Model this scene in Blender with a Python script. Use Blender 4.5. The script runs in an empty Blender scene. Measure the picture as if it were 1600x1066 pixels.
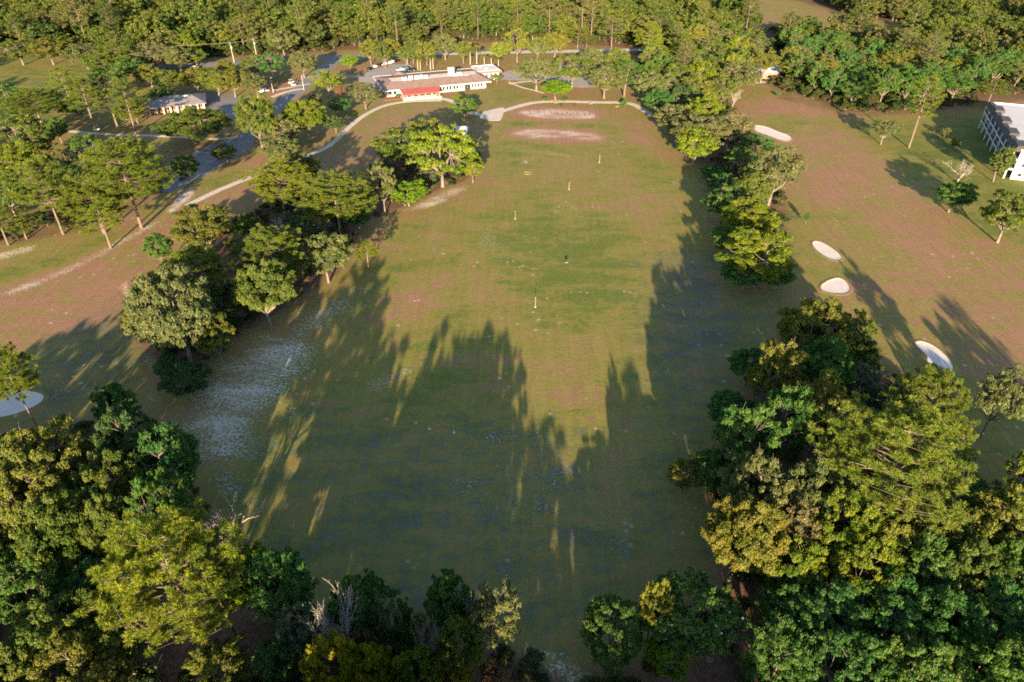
import bpy, math, random
import numpy as np
from mathutils import Vector, Matrix

# ------------------------------------------------------------------ camera, sky, sun, exposure
S = bpy.context.scene
COL = S.collection
CAM_H = 85.0
PITCH = math.radians(35.0)
FPX = 1600 * 24.0 / 36.0
SUN_EL = math.radians(12.5)
SUN_AZ = math.radians(2.2)          # shadows fall this far to the right of the viewing direction

cd = bpy.data.cameras.new('drone_camera')
cam = bpy.data.objects.new('drone_camera', cd)
COL.objects.link(cam)
cd.sensor_width = 36.0
cd.lens = 24.0
cd.clip_start = 0.5
cd.clip_end = 12000.0
cam.location = (0, 0, CAM_H)
cam.rotation_euler = (math.radians(90) - PITCH, 0, 0)
S.camera = cam

W = bpy.data.worlds.new('World')
S.world = W
W.use_nodes = True
wn = W.node_tree
bg = wn.nodes['Background']
sky = wn.nodes.new('ShaderNodeTexSky')
sky.sky_type = 'NISHITA'
sky.sun_disc = False
sky.sun_elevation = SUN_EL
sky.sun_rotation = math.pi + SUN_AZ
sky.air_density = 1.0
sky.dust_density = 0.6
sky.ozone_density = 1.5
wn.links.new(sky.outputs['Color'], bg.inputs['Color'])
bg.inputs['Strength'].default_value = 0.092

sl = bpy.data.lights.new('sun', 'SUN')
sl.energy = 5.0
sl.angle = math.radians(0.53)
sl.color = (1.0, 0.79, 0.50)
sun = bpy.data.objects.new('sun', sl)
COL.objects.link(sun)
ldir = Vector((math.sin(SUN_AZ) * math.cos(SUN_EL), math.cos(SUN_AZ) * math.cos(SUN_EL), -math.sin(SUN_EL)))
sun.rotation_euler = ldir.to_track_quat('-Z', 'Y').to_euler()

S.view_settings.view_transform = 'Standard'
S.view_settings.look = 'None'
S.view_settings.exposure = 2.0
S.view_settings.gamma = 1.0
S.view_settings.use_curve_mapping = False
S.render.engine = 'CYCLES'
S.cycles.max_bounces = 5
S.cycles.diffuse_bounces = 3
S.cycles.glossy_bounces = 2
S.cycles.transmission_bounces = 3
S.cycles.transparent_max_bounces = 4
S.cycles.caustics_reflective = False
S.cycles.caustics_refractive = False
S.cycles.use_denoising = False
S.cycles.filter_width = 1.8

rng = np.random.default_rng(7)
random.seed(7)

# ------------------------------------------------------------------ helpers
def G(x, y, z=0.0):
    """ground point seen at photo position x, y (1600 wide) on the level z"""
    u = (x - 800) / FPX
    v = (y - 533) / FPX
    d = (u, math.cos(PITCH) - v * math.sin(PITCH), -math.sin(PITCH) - v * math.cos(PITCH))
    t = (z - CAM_H) / d[2]
    return Vector((d[0] * t, d[1] * t, z))

def proj(p):
    d = Vector(p) - Vector((0, 0, CAM_H))
    zc = d.y * math.cos(PITCH) - d.z * math.sin(PITCH)
    yc = d.y * math.sin(PITCH) + d.z * math.cos(PITCH)
    return 800 + FPX * d.x / zc, 533 - FPX * yc / zc, zc

class MB:
    """collects verts and faces for ONE mesh"""
    def __init__(s):
        s.v = []; s.f = []; s.m = []
    def add(s, vs, fs, mi=0):
        o = len(s.v)
        s.v.extend([tuple(p) for p in vs])
        s.f.extend([tuple(o + i for i in f) for f in fs])
        s.m.extend([mi] * len(fs))
        return s
    def box(s, x0, x1, y0, y1, z0, z1, mi=0, M=None):
        vs = [(x, y, z) for z in (z0, z1) for y in (y0, y1) for x in (x0, x1)]
        if M is not None: vs = [M @ Vector(p) for p in vs]
        return s.add(vs, [(0, 2, 3, 1), (4, 5, 7, 6), (0, 1, 5, 4), (2, 6, 7, 3), (0, 4, 6, 2), (1, 3, 7, 5)], mi)
    def tube(s, pts, rad, n=6, mi=0, cap=True):
        pts = [Vector(p) for p in pts]
        vs = []
        for i, p in enumerate(pts):
            a = pts[min(i + 1, len(pts) - 1)] - pts[max(i - 1, 0)]
            if a.length < 1e-6: a = Vector((0, 0, 1))
            a.normalize()
            b = a.cross(Vector((0, 0, 1)) if abs(a.z) < .9 else Vector((1, 0, 0))).normalized()
            c = a.cross(b)
            for k in range(n):
                t = 2 * math.pi * k / n
                vs.append(p + (b * math.cos(t) + c * math.sin(t)) * rad[i])
        fs = [(i * n + k, i * n + (k + 1) % n, (i + 1) * n + (k + 1) % n, (i + 1) * n + k) for i in range(len(pts) - 1) for k in range(n)]
        if cap:
            fs.append(tuple(range(n)))
            fs.append(tuple((len(pts) - 1) * n + k for k in range(n))[::-1])
        return s.add(vs, fs, mi)
    def mesh(s, name, mats, smooth=False):
        me = bpy.data.meshes.new(name)
        me.from_pydata(s.v, [], s.f)
        for m in (mats if isinstance(mats, (list, tuple)) else [mats]): me.materials.append(m)
        if len(set(s.m)) > 1: me.polygons.foreach_set('material_index', s.m)
        if smooth: me.polygons.foreach_set('use_smooth', [True] * len(s.f))
        me.update()
        return me
    def build(s, name, mats, parent=None, smooth=False):
        return link(name, s.mesh(name, mats, smooth), parent)

def link(name, data, parent=None):
    o = bpy.data.objects.new(name, data)
    COL.objects.link(o)
    if parent is not None: o.parent = parent
    return o

def tag(o, label, cat, group=None, kind=None):
    if label: o['label'] = label
    if cat: o['category'] = cat
    if group: o['group'] = group
    if kind: o['kind'] = kind
    return o

def root(name, loc, rz, label, cat, group=None):
    o = link(name, None)
    o.location = loc
    o.rotation_euler = (0, 0, rz)
    o.empty_display_size = 0.5
    return tag(o, label, cat, group)

def copy_tree(o, parent=None):
    c = o.copy()
    COL.objects.link(c)
    c.parent = parent
    for ch in o.children: copy_tree(ch, c)
    return c

def quads_np(name, V, tint=None, mat=None, k=4):
    """V: (M,k,3) separate faces"""
    M = V.shape[0]
    me = bpy.data.meshes.new(name)
    me.vertices.add(M * k)
    me.vertices.foreach_set('co', V.reshape(-1).astype(np.float32))
    me.loops.add(M * k)
    me.loops.foreach_set('vertex_index', np.arange(M * k, dtype=np.int32))
    me.polygons.add(M)
    me.polygons.foreach_set('loop_start', np.arange(0, M * k, k, dtype=np.int32))
    try: me.polygons.foreach_set('loop_total', np.full(M, k, dtype=np.int32))
    except Exception: pass
    if tint is not None:
        a = me.attributes.new('tint', 'FLOAT', 'FACE')
        a.data.foreach_set('value', tint.astype(np.float32))
    if mat: me.materials.append(mat)
    me.update(calc_edges=True)
    return me

# ------------------------------------------------------------------ materials
class NT:
    def __init__(s, name):
        s.m = bpy.data.materials.new(name)
        s.m.use_nodes = True
        s.t = s.m.node_tree
        s.t.nodes.clear()
        s.out = s.n('ShaderNodeOutputMaterial')
    def n(s, typ, **kw):
        nd = s.t.nodes.new(typ)
        for k, v in kw.items():
            if k.startswith('i_'):
                nd.inputs[k[2:].replace('_', ' ')].default_value = v
            else: setattr(nd, k, v)
        return nd
    def l(s, a, b): s.t.links.new(a, b)
    def val(s, sock, x):
        if hasattr(x, 'is_output') or hasattr(x, 'links'): s.l(x, sock)
        else: sock.default_value = x
    def math(s, op, a, b=0.0, c=0.0, clamp=False):
        nd = s.n('ShaderNodeMath', operation=op, use_clamp=clamp)
        s.val(nd.inputs[0], a); s.val(nd.inputs[1], b); s.val(nd.inputs[2], c)
        return nd.outputs[0]
    def mix(s, f, a, b, blend='MIX'):
        nd = s.n('ShaderNodeMix', data_type='RGBA', blend_type=blend)
        s.val(nd.inputs[0], f)
        for so, x in ((nd.inputs[6], a), (nd.inputs[7], b)):
            if isinstance(x, tuple): so.default_value = (*x[:3], 1)
            else: s.l(x, so)
        return nd.outputs[2]
    def noise(s, scale, detail=4, rough=.55, vec=None, dist=0.0):
        nd = s.n('ShaderNodeTexNoise')
        nd.inputs['Scale'].default_value = scale
        nd.inputs['Detail'].default_value = detail
        nd.inputs['Roughness'].default_value = rough
        nd.inputs['Distortion'].default_value = dist
        if vec is not None: s.l(vec, nd.inputs['Vector'])
        return nd.outputs['Fac']
    def sstep(s, x, a, b):
        nd = s.n('ShaderNodeMapRange', interpolation_type='SMOOTHSTEP')
        s.val(nd.inputs[0], x)
        nd.inputs[1].default_value = a; nd.inputs[2].default_value = b
        return nd.outputs[0]
    def ramp(s, f, stops):
        nd = s.n('ShaderNodeValToRGB')
        s.l(f, nd.inputs[0])
        e = nd.color_ramp.elements
        while len(e) < len(stops): e.new(.5)
        for el, (p, c) in zip(e, stops):
            el.position = p; el.color = (*c, 1)
        return nd.outputs[0]
    def pos(s): return s.n('ShaderNodeNewGeometry').outputs['Position']
    def bump(s, h, strength=.5, dist=.1):
        nd = s.n('ShaderNodeBump')
        nd.inputs['Strength'].default_value = strength
        nd.inputs['Distance'].default_value = dist
        s.l(h, nd.inputs['Height'])
        return nd.outputs[0]
    def pbr(s, col, rough=.8, normal=None, spec=.3, metal=0.0):
        p = s.n('ShaderNodeBsdfPrincipled')
        s.val(p.inputs['Roughness'], rough)
        p.inputs['Specular IOR Level'].default_value = spec
        p.inputs['Metallic'].default_value = metal
        if isinstance(col, tuple): p.inputs['Base Color'].default_value = (*col, 1)
        else: s.l(col, p.inputs['Base Color'])
        if normal is not None: s.l(normal, p.inputs['Normal'])
        s.l(p.outputs[0], s.out.inputs[0])
        return s.m

def worn(name, c, var=.25, scale=.6, rough=.8, bump=.2, spec=.3, fine=8.0):
    t = NT(name)
    p = t.pos()
    f = t.noise(scale, 6, .6, p)
    g = t.noise(fine, 3, .6, p)
    k = t.math('ADD', t.math('MULTIPLY', f, .65), t.math('MULTIPLY', g, .35))
    lo = tuple(max(0, x * (1 - var)) for x in c)
    hi = tuple(min(1, x * (1 + var)) for x in c)
    col = t.ramp(k, [(.3, lo), (.7, hi)])
    return t.pbr(col, rough, t.bump(g, bump, .03), spec)

def leaf_mat(name, far=False, stops=None, trans=.30):
    t = NT(name)
    a = t.n('ShaderNodeAttribute', attribute_name='tint')
    oi = t.n('ShaderNodeObjectInfo')
    if far: base = t.ramp(oi.outputs['Random'], stops)
    else: base = oi.outputs['Color']
    # per-leaf variation: paler, yellower young leaves and deeper old ones
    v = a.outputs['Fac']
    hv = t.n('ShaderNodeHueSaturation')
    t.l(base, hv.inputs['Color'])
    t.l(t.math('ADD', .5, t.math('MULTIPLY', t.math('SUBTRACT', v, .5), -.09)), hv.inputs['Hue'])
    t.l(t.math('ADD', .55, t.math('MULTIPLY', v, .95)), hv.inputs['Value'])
    d = t.n('ShaderNodeBsdfDiffuse')
    t.l(hv.outputs[0], d.inputs['Color'])
    tr = t.n('ShaderNodeBsdfTranslucent')
    t.l(t.mix(.5, hv.outputs[0], (.12, .17, .02)), tr.inputs['Color'])
    gl = t.n('ShaderNodeBsdfGlossy')
    gl.inputs['Roughness'].default_value = .45
    gl.inputs['Color'].default_value = (1, 1, 1, 1)
    m1 = t.n('ShaderNodeMixShader'); m1.inputs[0].default_value = trans
    t.l(d.outputs[0], m1.inputs[1]); t.l(tr.outputs[0], m1.inputs[2])
    m2 = t.n('ShaderNodeMixShader'); m2.inputs[0].default_value = .012
    t.l(m1.outputs[0], m2.inputs[1]); t.l(gl.outputs[0], m2.inputs[2])
    t.l(m2.outputs[0], t.out.inputs[0])
    return t.m

M = {}
M['leaf'] = leaf_mat('leaves')
M['far_leaf'] = leaf_mat('distant_leaves', True, [(.0, (.055, .096, .016)), (.3, (.086, .112, .020)), (.55, (.104, .128, .019)), (.8, (.110, .108, .034)), (1.0, (.046, .082, .018))])
M['under_leaf'] = leaf_mat('undergrowth_leaves', True, [(.0, (.030, .055, .014)), (.5, (.055, .075, .018)), (1.0, (.085, .08, .03))])
M['bark'] = worn('bark', (.165, .135, .11), .35, 1.2, .9, .8)
M['pine_bark'] = worn('pine_bark', (.155, .112, .086), .35, 1.5, .9, .8)
M['dead_bark'] = worn('bleached_bark', (.30, .26, .225), .25, 1.5, .9, .5)
M['palm_bark'] = worn('palm_bark', (.36, .30, .24), .25, 2, .9, .6)
M['concrete'] = worn('path_concrete', (.46, .39, .34), .18, .35, .9, .2)
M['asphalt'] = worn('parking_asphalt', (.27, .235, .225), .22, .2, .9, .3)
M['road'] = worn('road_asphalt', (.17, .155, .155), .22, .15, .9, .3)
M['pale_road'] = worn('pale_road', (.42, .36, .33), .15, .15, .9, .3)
M['line'] = worn('worn_line_paint', (.62, .6, .58), .25, 1.5, .7, .1)
M['white'] = worn('white_painted_wall', (.60, .57, .55), .08, .5, .6, .1)
M['cream'] = worn('cream_wall', (.56, .50, .42), .1, .5, .7, .1)
M['shingle'] = worn('brown_roof_shingles', (.20, .135, .115), .3, .5, .9, .5, fine=5)
M['grey_shingle'] = worn('grey_roof_shingles', (.19, .165, .165), .2, .5, .9, .4, fine=5)
M['flat_roof'] = worn('pale_membrane_roof', (.52, .44, .42), .14, .25, .8, .1)
M['white_roof'] = worn('white_membrane_roof', (.46, .43, .45), .08, .2, .7, .1)
M['grey_roof'] = worn('grey_metal_roof', (.42, .42, .46), .12, .3, .5, .1)
M['mansard'] = worn('dark_mansard_tiles', (.055, .048, .05), .3, .8, .8, .4)
M['awning'] = worn('red_canvas_awning', (.33, .075, .058), .15, .4, .7, .1)
M['metal'] = worn('light_sheet_metal', (.55, .54, .53), .15, .8, .5, .1)
M['brick'] = worn('brown_brick', (.30, .16, .11), .25, 2, .9, .3)
M['mulch'] = worn('red_mulch', (.26, .10, .055), .35, 1, .95, .8)
M['wood'] = worn('weathered_wood', (.22, .16, .12), .3, 2, .9, .4)
M['pole_wood'] = worn('utility_pole_wood', (.42, .35, .29), .2, 2, .9, .3)
M['dark'] = worn('dark_plastic', (.03, .03, .033), .3, 2, .6, .1)
M['rubber'] = worn('tyre_rubber', (.02, .02, .02), .3, 4, .8, .1)
M['white_post'] = worn('white_post_paint', (.42, .40, .36), .1, 2, .6, .1)
M['yellow_post'] = worn('yellow_post_paint', (.36, .31, .18), .1, 2, .6, .1)
M['target_yellow'] = worn('yellow_target_hoop', (.19, .20, .045), .15, 2, .7, .1)
M['petal'] = worn('white_petals', (.8, .78, .68), .06, 5, .6, .05)
M['sand'] = worn('bunker_sand', (.54, .465, .43), .14, .5, .95, .6, fine=3)
t = NT('window_glass')
M['glass'] = t.pbr((.03, .035, .04), .08, None, .6)
for nm, c in dict(car_white=(.75, .74, .73), car_black=(.012, .012, .014), car_maroon=(.10, .012, .018), car_blue=(.05, .10, .16), car_teal=(.28, .36, .38), car_silver=(.45, .45, .46)).items():
    t = NT(nm + '_paint')
    g = t.noise(3, 4, .6, t.pos())
    M[nm] = t.pbr(t.mix(g, c, tuple(x * .8 for x in c)), .3, None, .5)

def turf_mat():
    t = NT('golf_turf')
    z = t.n('ShaderNodeAttribute', attribute_name='zone')
    sp = t.n('ShaderNodeSeparateColor')
    t.l(z.outputs['Color'], sp.inputs[0])
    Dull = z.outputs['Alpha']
    R, S_, B = sp.outputs[0], sp.outputs[1], sp.outputs[2]
    p = t.pos()
    st = t.n('ShaderNodeMapping'); st.inputs['Scale'].default_value = (.45, 1.0, 1.0)
    t.l(p, st.inputs['Vector'])
    n1 = t.noise(.04, 5, .6, p, .5)
    n2 = t.noise(.17, 6, .7, st.outputs[0], .4)
    n3 = t.noise(1.1, 5, .75, p)
    n4 = t.noise(4.5, 3, .75, p)
    n5 = t.noise(.5, 5, .7, p, .3)
    def c(n, k): return t.math('MULTIPLY', t.math('SUBTRACT', n, .5), k)
    g = t.math('ADD', R, c(n1, 1.1))
    g = t.math('ADD', g, c(n2, 2.1))
    g = t.math('ADD', g, c(n5, 2.0))
    g = t.math('ADD', g, c(n3, 1.3))
    g = t.math('ADD', g, c(n4, .5), clamp=True)
    col = t.ramp(g, [(0, (.265, .140, .086)), (.22, (.222, .140, .070)), (.46, (.205, .160, .049)), (.75, (.175, .158, .038)), (1, (.105, .125, .027))])
    # tufts and thatch
    k = t.math('ADD', .10, t.math('ADD', t.math('MULTIPLY', n4, .5), t.math('ADD', t.math('MULTIPLY', n3, .7), t.math('MULTIPLY', n5, .6))))
    # faint mower passes along the range
    ms = t.n('ShaderNodeMapping'); ms.inputs['Scale'].default_value = (1.0, .06, 1.0)
    t.l(p, ms.inputs['Vector'])
    k = t.math('ADD', k, c(t.noise(.9, 3, .6, ms.outputs[0]), .35))
    # thin worn turf with grey thatch; tree shade is darkened into it too
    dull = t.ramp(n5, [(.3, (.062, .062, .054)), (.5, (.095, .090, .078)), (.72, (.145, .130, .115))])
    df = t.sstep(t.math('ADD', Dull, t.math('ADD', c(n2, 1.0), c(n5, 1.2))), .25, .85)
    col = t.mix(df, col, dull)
    kc = t.n('ShaderNodeCombineColor')
    for i in range(3): t.l(k, kc.inputs[i])
    col = t.mix(1.0, col, kc.outputs[0], 'MULTIPLY')
    # leaf litter and bare dirt
    bf = t.sstep(t.math('ADD', B, t.math('ADD', c(n2, .9), c(n3, .7))), .3, .75)
    lit = t.ramp(n3, [(.3, (.075, .045, .032)), (.7, (.20, .11, .072))])
    col = t.mix(bf, col, lit)
    # sand showing through the thin turf
    s = t.math('ADD', S_, c(t.noise(1.9, 4, .75, p), 1.9))
    s = t.math('ADD', s, c(n2, 1.0))
    s = t.math('ADD', s, c(n4, .8))
    sf = t.math('MULTIPLY', t.sstep(s, .40, .82), .9)
    sandc = t.ramp(n2, [(.3, (.45, .355, .285)), (.7, (.62, .53, .46))])
    col = t.mix(sf, col, sandc)
    # stray bare flecks over the turf
    v = t.n('ShaderNodeTexVoronoi'); v.inputs['Scale'].default_value = .35
    t.l(p, v.inputs['Vector'])
    fl = t.sstep(v.outputs['Distance'], .20, .07)
    fl = t.math('MULTIPLY', fl, t.sstep(t.noise(.06, 3, .5, p), .50, .62))
    fl = t.math('MULTIPLY', fl, t.sstep(n4, .42, .58))
    col = t.mix(t.math('MULTIPLY', fl, .8), col, (.58, .49, .42))
    h = t.math('ADD', t.math('MULTIPLY', n3, .6), t.math('MULTIPLY', n4, .4))
    return t.pbr(col, .95, t.bump(h, .6, .25), .1)
M['turf'] = turf_mat()

# ------------------------------------------------------------------ ground
def smooth_poly(pts, it=2):
    for _ in range(it):
        q = []
        for i in range(len(pts)):
            a, b = pts[i], pts[(i + 1) % len(pts)]
            q += [a * .75 + b * .25, a * .25 + b * .75]
        pts = q
    return pts

def smooth_line(pts, it=2):
    for _ in range(it):
        q = [pts[0]]
        for a, b in zip(pts[:-1], pts[1:]):
            q += [a * .75 + b * .25, a * .25 + b * .75]
        pts = q + [pts[-1]]
    return pts

def sdist(X, Y, poly):
    """signed distance, positive inside"""
    P = np.array([[p[0], p[1]] for p in poly])
    d = np.full(X.shape, 1e18); ins = np.zeros(X.shape, bool)
    for i in range(len(P)):
        a, b = P[i], P[(i + 1) % len(P)]
        e = b - a
        t = np.clip(((X - a[0]) * e[0] + (Y - a[1]) * e[1]) / max(1e-9, e @ e), 0, 1)
        d = np.minimum(d, (X - a[0] - t * e[0]) ** 2 + (Y - a[1] - t * e[1]) ** 2)
        c = (a[1] > Y) != (b[1] > Y)
        xi = a[0] + (Y - a[1]) / (e[1] if abs(e[1]) > 1e-9 else 1e-9) * e[0]
        ins ^= c & (X < xi)
    d = np.sqrt(d)
    return np.where(ins, d, -d)

def px_poly(pts, it=1):
    return smooth_poly([G(*p) for p in pts], it)

def axis(lo, hi, step, far_lo, far_hi):
    c = list(np.arange(lo, hi + .01, step))
    s = step; v = lo; L = []
    while v > far_lo:
        s *= 1.25; v -= s; L.append(v)
    s = step; v = hi; Rr = []
    while v < far_hi:
        s *= 1.25; v += s; Rr.append(v)
    return np.array(L[::-1] + c + Rr)

gx = axis(-205, 205, 1.4, -6000, 6000)
gy = axis(30, 400, 1.4, -3000, 9000)
X, Y = np.meshgrid(gx, gy)
XF, YF = X.ravel(), Y.ravel()
zone = np.zeros((XF.size, 4), np.float32)
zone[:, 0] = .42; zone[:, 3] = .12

# chan, target value, softness in metres, outline in photo coordinates on the ground
ZONES = [
    (2, .75, 14, [(-300, -120), (1900, -120), (1900, 150), (1600, 158), (1440, 180), (1330, 184), (1215, 148), (1160, 112), (1010, 100), (960, 70), (700, 66), (540, 82), (330, 94), (130, 84), (-300, 90)]),
    (2, .0, 6, [(1195, 0), (1240, 0), (1340, 32), (1440, 42), (1460, 62), (1400, 68), (1290, 64), (1200, 42)]),
    (2, .0, 6, [(1078, -15), (1180, -15), (1205, 18), (1190, 48), (1120, 22)]),
    # range
    (0, .70, 8, [(480, 470), (580, 420), (640, 330), (770, 300), (770, 195), (830, 190), (1000, 195), (1055, 260), (1080, 330), (1110, 420), (1180, 470), (1170, 560), (1080, 680), (1100, 900), (950, 1066), (430, 1066), (320, 720), (390, 600)]),
    (0, .52, 10, [(640, 470), (700, 330), (800, 240), (1000, 240), (1050, 320), (960, 400), (840, 440)]),
    (0, .42, 9, [(780, 520), (900, 510), (930, 600), (850, 640), (780, 600)]),
    (0, .92, 8, [(790, 330), (960, 330), (1000, 440), (980, 520), (850, 500), (760, 420)]),
    (0, .85, 4, [(800, 190), (960, 192), (1000, 205), (960, 215), (800, 200)]),
    (0, .30, 4, [(950, 170), (1010, 185), (1060, 260), (1010, 240), (970, 210)]),
    (0, .28, 5, [(560, 480), (610, 440), (700, 420), (700, 480), (620, 540)]),
    (3, .44, 14, [(330, 690), (480, 620), (620, 640), (760, 620), (900, 680), (1020, 660), (1090, 720), (1110, 900), (1000, 1066), (430, 1066), (380, 850)]),  # patchy grey dead grass, its colour also lowered to match the tree shade
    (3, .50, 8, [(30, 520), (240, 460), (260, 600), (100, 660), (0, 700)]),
    (3, .62, 16, [(1010, 400), (1110, 380), (1190, 470), (1180, 580), (1090, 690), (1000, 600)]),  # shade of the right wood deepened in the turf colour
    (0, -.5, 4, [(800, 170), (870, 165), (935, 171), (945, 188), (880, 191), (806, 185)]),
    (0, -.5, 5, [(790, 203), (840, 197), (900, 200), (952, 211), (945, 224), (860, 221), (795, 216)]),
    # left fairway, dry
    (0, .12, 5, [(-100, 480), (0, 440), (150, 398), (240, 350), (420, 275), (520, 232), (575, 190), (640, 165), (700, 175), (640, 230), (560, 260), (420, 330), (250, 430), (140, 510), (0, 560), (-100, 590)]),
    (0, .35, 6, [(540, 195), (640, 163), (720, 180), (740, 230), (640, 240), (560, 250)]),
    (0, .85, 3, [(-60, 450), (0, 425), (90, 398), (150, 372), (185, 366), (130, 402), (60, 425), (0, 452)]),
    (0, .75, 3, [(310, 290), (350, 272), (400, 262), (390, 270), (330, 300)]),
    (0, .70, 6, [(0, 570), (120, 530), (230, 480), (250, 560), (200, 640), (60, 660), (0, 680)]),
    (2, .55, 6, [(-60, 300), (60, 330), (190, 320), (300, 260), (330, 262), (270, 305), (180, 352), (80, 375), (-60, 400)]),
    (0, .8, 4, [(-80, 90), (130, 90), (210, 130), (110, 190), (0, 200), (-80, 200)]),
    (2, .45, 5, [(90, 190), (200, 190), (240, 190), (240, 205), (100, 205)]),
    (0, .05, 3, [(425, 150), (470, 135), (480, 150), (450, 165), (420, 170)]),
    (0, .25, 3, [(415, 138), (500, 100), (520, 110), (480, 135), (425, 150)]),
    (0, .20, 3, [(500, 115), (560, 90), (640, 92), (660, 100), (600, 98), (560, 118)]),
    (0, .35, 4, [(640, 100), (700, 88), (970, 84), (970, 98), (800, 104), (780, 100), (700, 106)]),
    (0, .60, 3, [(690, 150), (790, 137), (850, 150), (770, 170), (720, 160)]),
    (0, .30, 3, [(790, 132), (990, 142), (1000, 158), (850, 154)]),
    (0, .90, 1.5, [(803, 132), (838, 130), (842, 142), (812, 140)]),
    # right fairway
    (0, .45, 8, [(1160, 150), (1290, 170), (1420, 195), (1600, 170), (1700, 200), (1700, 800), (1560, 780), (1480, 600), (1330, 460), (1200, 430), (1180, 300)]),
    (0, .10, 6, [(1150, 158), (1220, 150), (1300, 178), (1260, 190), (1180, 185)]),
    (0, .22, 7, [(1180, 185), (1330, 205), (1400, 250), (1300, 260), (1220, 250)]),
    (0, .62, 3, [(1190, 180), (1255, 178), (1275, 200), (1235, 212), (1190, 200)]),
    (0, .20, 9, [(1210, 262), (1330, 246), (1390, 268), (1450, 320), (1530, 380), (1620, 430), (1700, 480), (1700, 720), (1560, 640), (1470, 540), (1400, 470), (1330, 390), (1270, 330)]),
    (0, .40, 6, [(1270, 330), (1340, 330), (1420, 400), (1430, 450), (1360, 420)]),
    (0, .85, 7, [(1330, 188), (1440, 190), (1540, 175), (1600, 260), (1660, 330), (1600, 390), (1500, 340), (1420, 260), (1360, 225)]),
    (0, .70, 6, [(1190, 330), (1260, 330), (1290, 420), (1230, 430), (1190, 400)]),
    (0, .70, 8, [(1420, 560), (1480, 640), (1560, 800), (1600, 820), (1600, 700), (1510, 600)]),
    (2, .5, 3, [(1215, 142), (1290, 160), (1300, 172), (1240, 160), (1205, 155)]),
    # leaf litter below the trees
    (2, .85, 6, [(180, 470), (250, 420), (380, 330), (520, 290), (570, 300), (560, 400), (500, 460), (400, 520), (330, 580), (240, 600)]),
    (2, .8, 5, [(560, 270), (640, 210), (740, 200), (760, 270), (690, 298), (620, 335), (570, 345)]),
    (2, .9, 8, [(-200, 720), (200, 640), (260, 660), (330, 760), (400, 900), (480, 980), (480, 1300), (-500, 1300)]),
    (2, .8, 6, [(440, 960), (560, 940), (700, 960), (800, 1000), (1000, 1040), (1180, 1000), (1400, 1400), (300, 1400)]),
    (2, .9, 8, [(1190, 560), (1260, 480), (1330, 500), (1420, 600), (1500, 720), (1570, 800), (1900, 900), (1900, 1300), (1150, 1300), (1130, 1000), (1110, 820), (1120, 700)]),
    (2, .6, 5, [(1060, 170), (1150, 150), (1170, 210), (1240, 300), (1250, 420), (1180, 450), (1130, 380), (1080, 260)]),
    # sand
    (1, .52, 10, [(255, 650), (330, 575), (400, 520), (480, 470), (540, 440), (585, 438), (560, 480), (500, 560), (450, 640), (400, 720), (350, 790), (325, 740), (280, 690)]),
    (1, .66, 9, [(330, 620), (400, 560), (450, 560), (400, 640), (350, 720), (320, 700)]),
    (1, .52, 3, [(560, 610), (590, 585), (650, 570), (640, 590), (590, 620)]),
    (1, .62, 3, [(806, 172), (870, 168), (930, 174), (938, 186), (880, 188), (812, 182)]),
    (1, .58, 4, [(796, 204), (840, 199), (900, 203), (945, 212), (940, 222), (860, 218), (800, 214)]),
    (1, .46, 3, [(800, 230), (870, 236), (905, 246), (870, 244), (800, 240)]),
    (1, .60, 2, [(615, 330), (645, 322), (700, 292), (740, 286), (730, 300), (660, 332)]),
    (1, .60, 2, [(-40, 405), (20, 388), (60, 380), (60, 392), (0, 408), (-40, 420)]),
    (1, .80, 2, [(280, 300), (305, 290), (308, 300), (285, 325), (255, 338)]),
    (1, .55, 2, [(0, 455), (100, 420), (170, 380), (260, 335), (265, 340), (180, 392), (100, 432), (0, 470)]),
    (1, .66, 3, [(800, 985), (850, 1010), (930, 1060), (900, 1070), (830, 1030)]),
    (1, .26, 6, [(640, 690), (790, 650), (900, 690), (960, 800), (830, 850), (700, 800)]),
    (1, .30, 5, [(930, 800), (990, 790), (1000, 880), (940, 880)]),
    (1, .30, 4, [(500, 770), (600, 750), (570, 800), (500, 810)]),
    (1, .55, 3, [(220, 560), (245, 560), (245, 640), (225, 620)]),
    (1, .5, 2, [(1250, 195), (1270, 196), (1268, 206), (1250, 205)]),
    (1, .30, 2, [(745, 350), (800, 380), (790, 410), (740, 400)]),
    (1, .5, 1.5, [(1475, 540), (1495, 548), (1488, 556), (1472, 548)]),
    (1, .6, 1.2, [(816, 250), (826, 250), (826, 256), (816, 256)]),
]
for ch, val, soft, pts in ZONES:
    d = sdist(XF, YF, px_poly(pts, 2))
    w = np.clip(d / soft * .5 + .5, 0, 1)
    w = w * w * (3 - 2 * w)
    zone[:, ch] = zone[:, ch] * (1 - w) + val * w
    if ch == 1: zone[:, 2] *= (1 - w * .8)
gm = bpy.data.meshes.new('ground')
nx, ny = len(gx), len(gy)
# gentle swells of the course, fading out towards the paths is not needed at this height
ZF = np.zeros(XF.size)
gm.vertices.add(nx * ny)
gm.vertices.foreach_set('co', np.stack([XF, YF, ZF], 1).astype(np.float32).ravel())
ii = (np.arange(ny - 1)[:, None] * nx + np.arange(nx - 1)[None, :]).ravel()
Q = np.stack([ii, ii + 1, ii + nx + 1, ii + nx], 1).astype(np.int32)
gm.loops.add(Q.size); gm.loops.foreach_set('vertex_index', Q.ravel())
gm.polygons.add(len(Q)); gm.polygons.foreach_set('loop_start', np.arange(0, Q.size, 4, dtype=np.int32))
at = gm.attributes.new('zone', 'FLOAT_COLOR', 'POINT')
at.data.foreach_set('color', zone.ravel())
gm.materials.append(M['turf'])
gm.update(calc_edges=True)
ground = link('ground', gm)
tag(ground, 'green and straw coloured golf turf with sandy bare patches', None, kind='structure')

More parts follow.
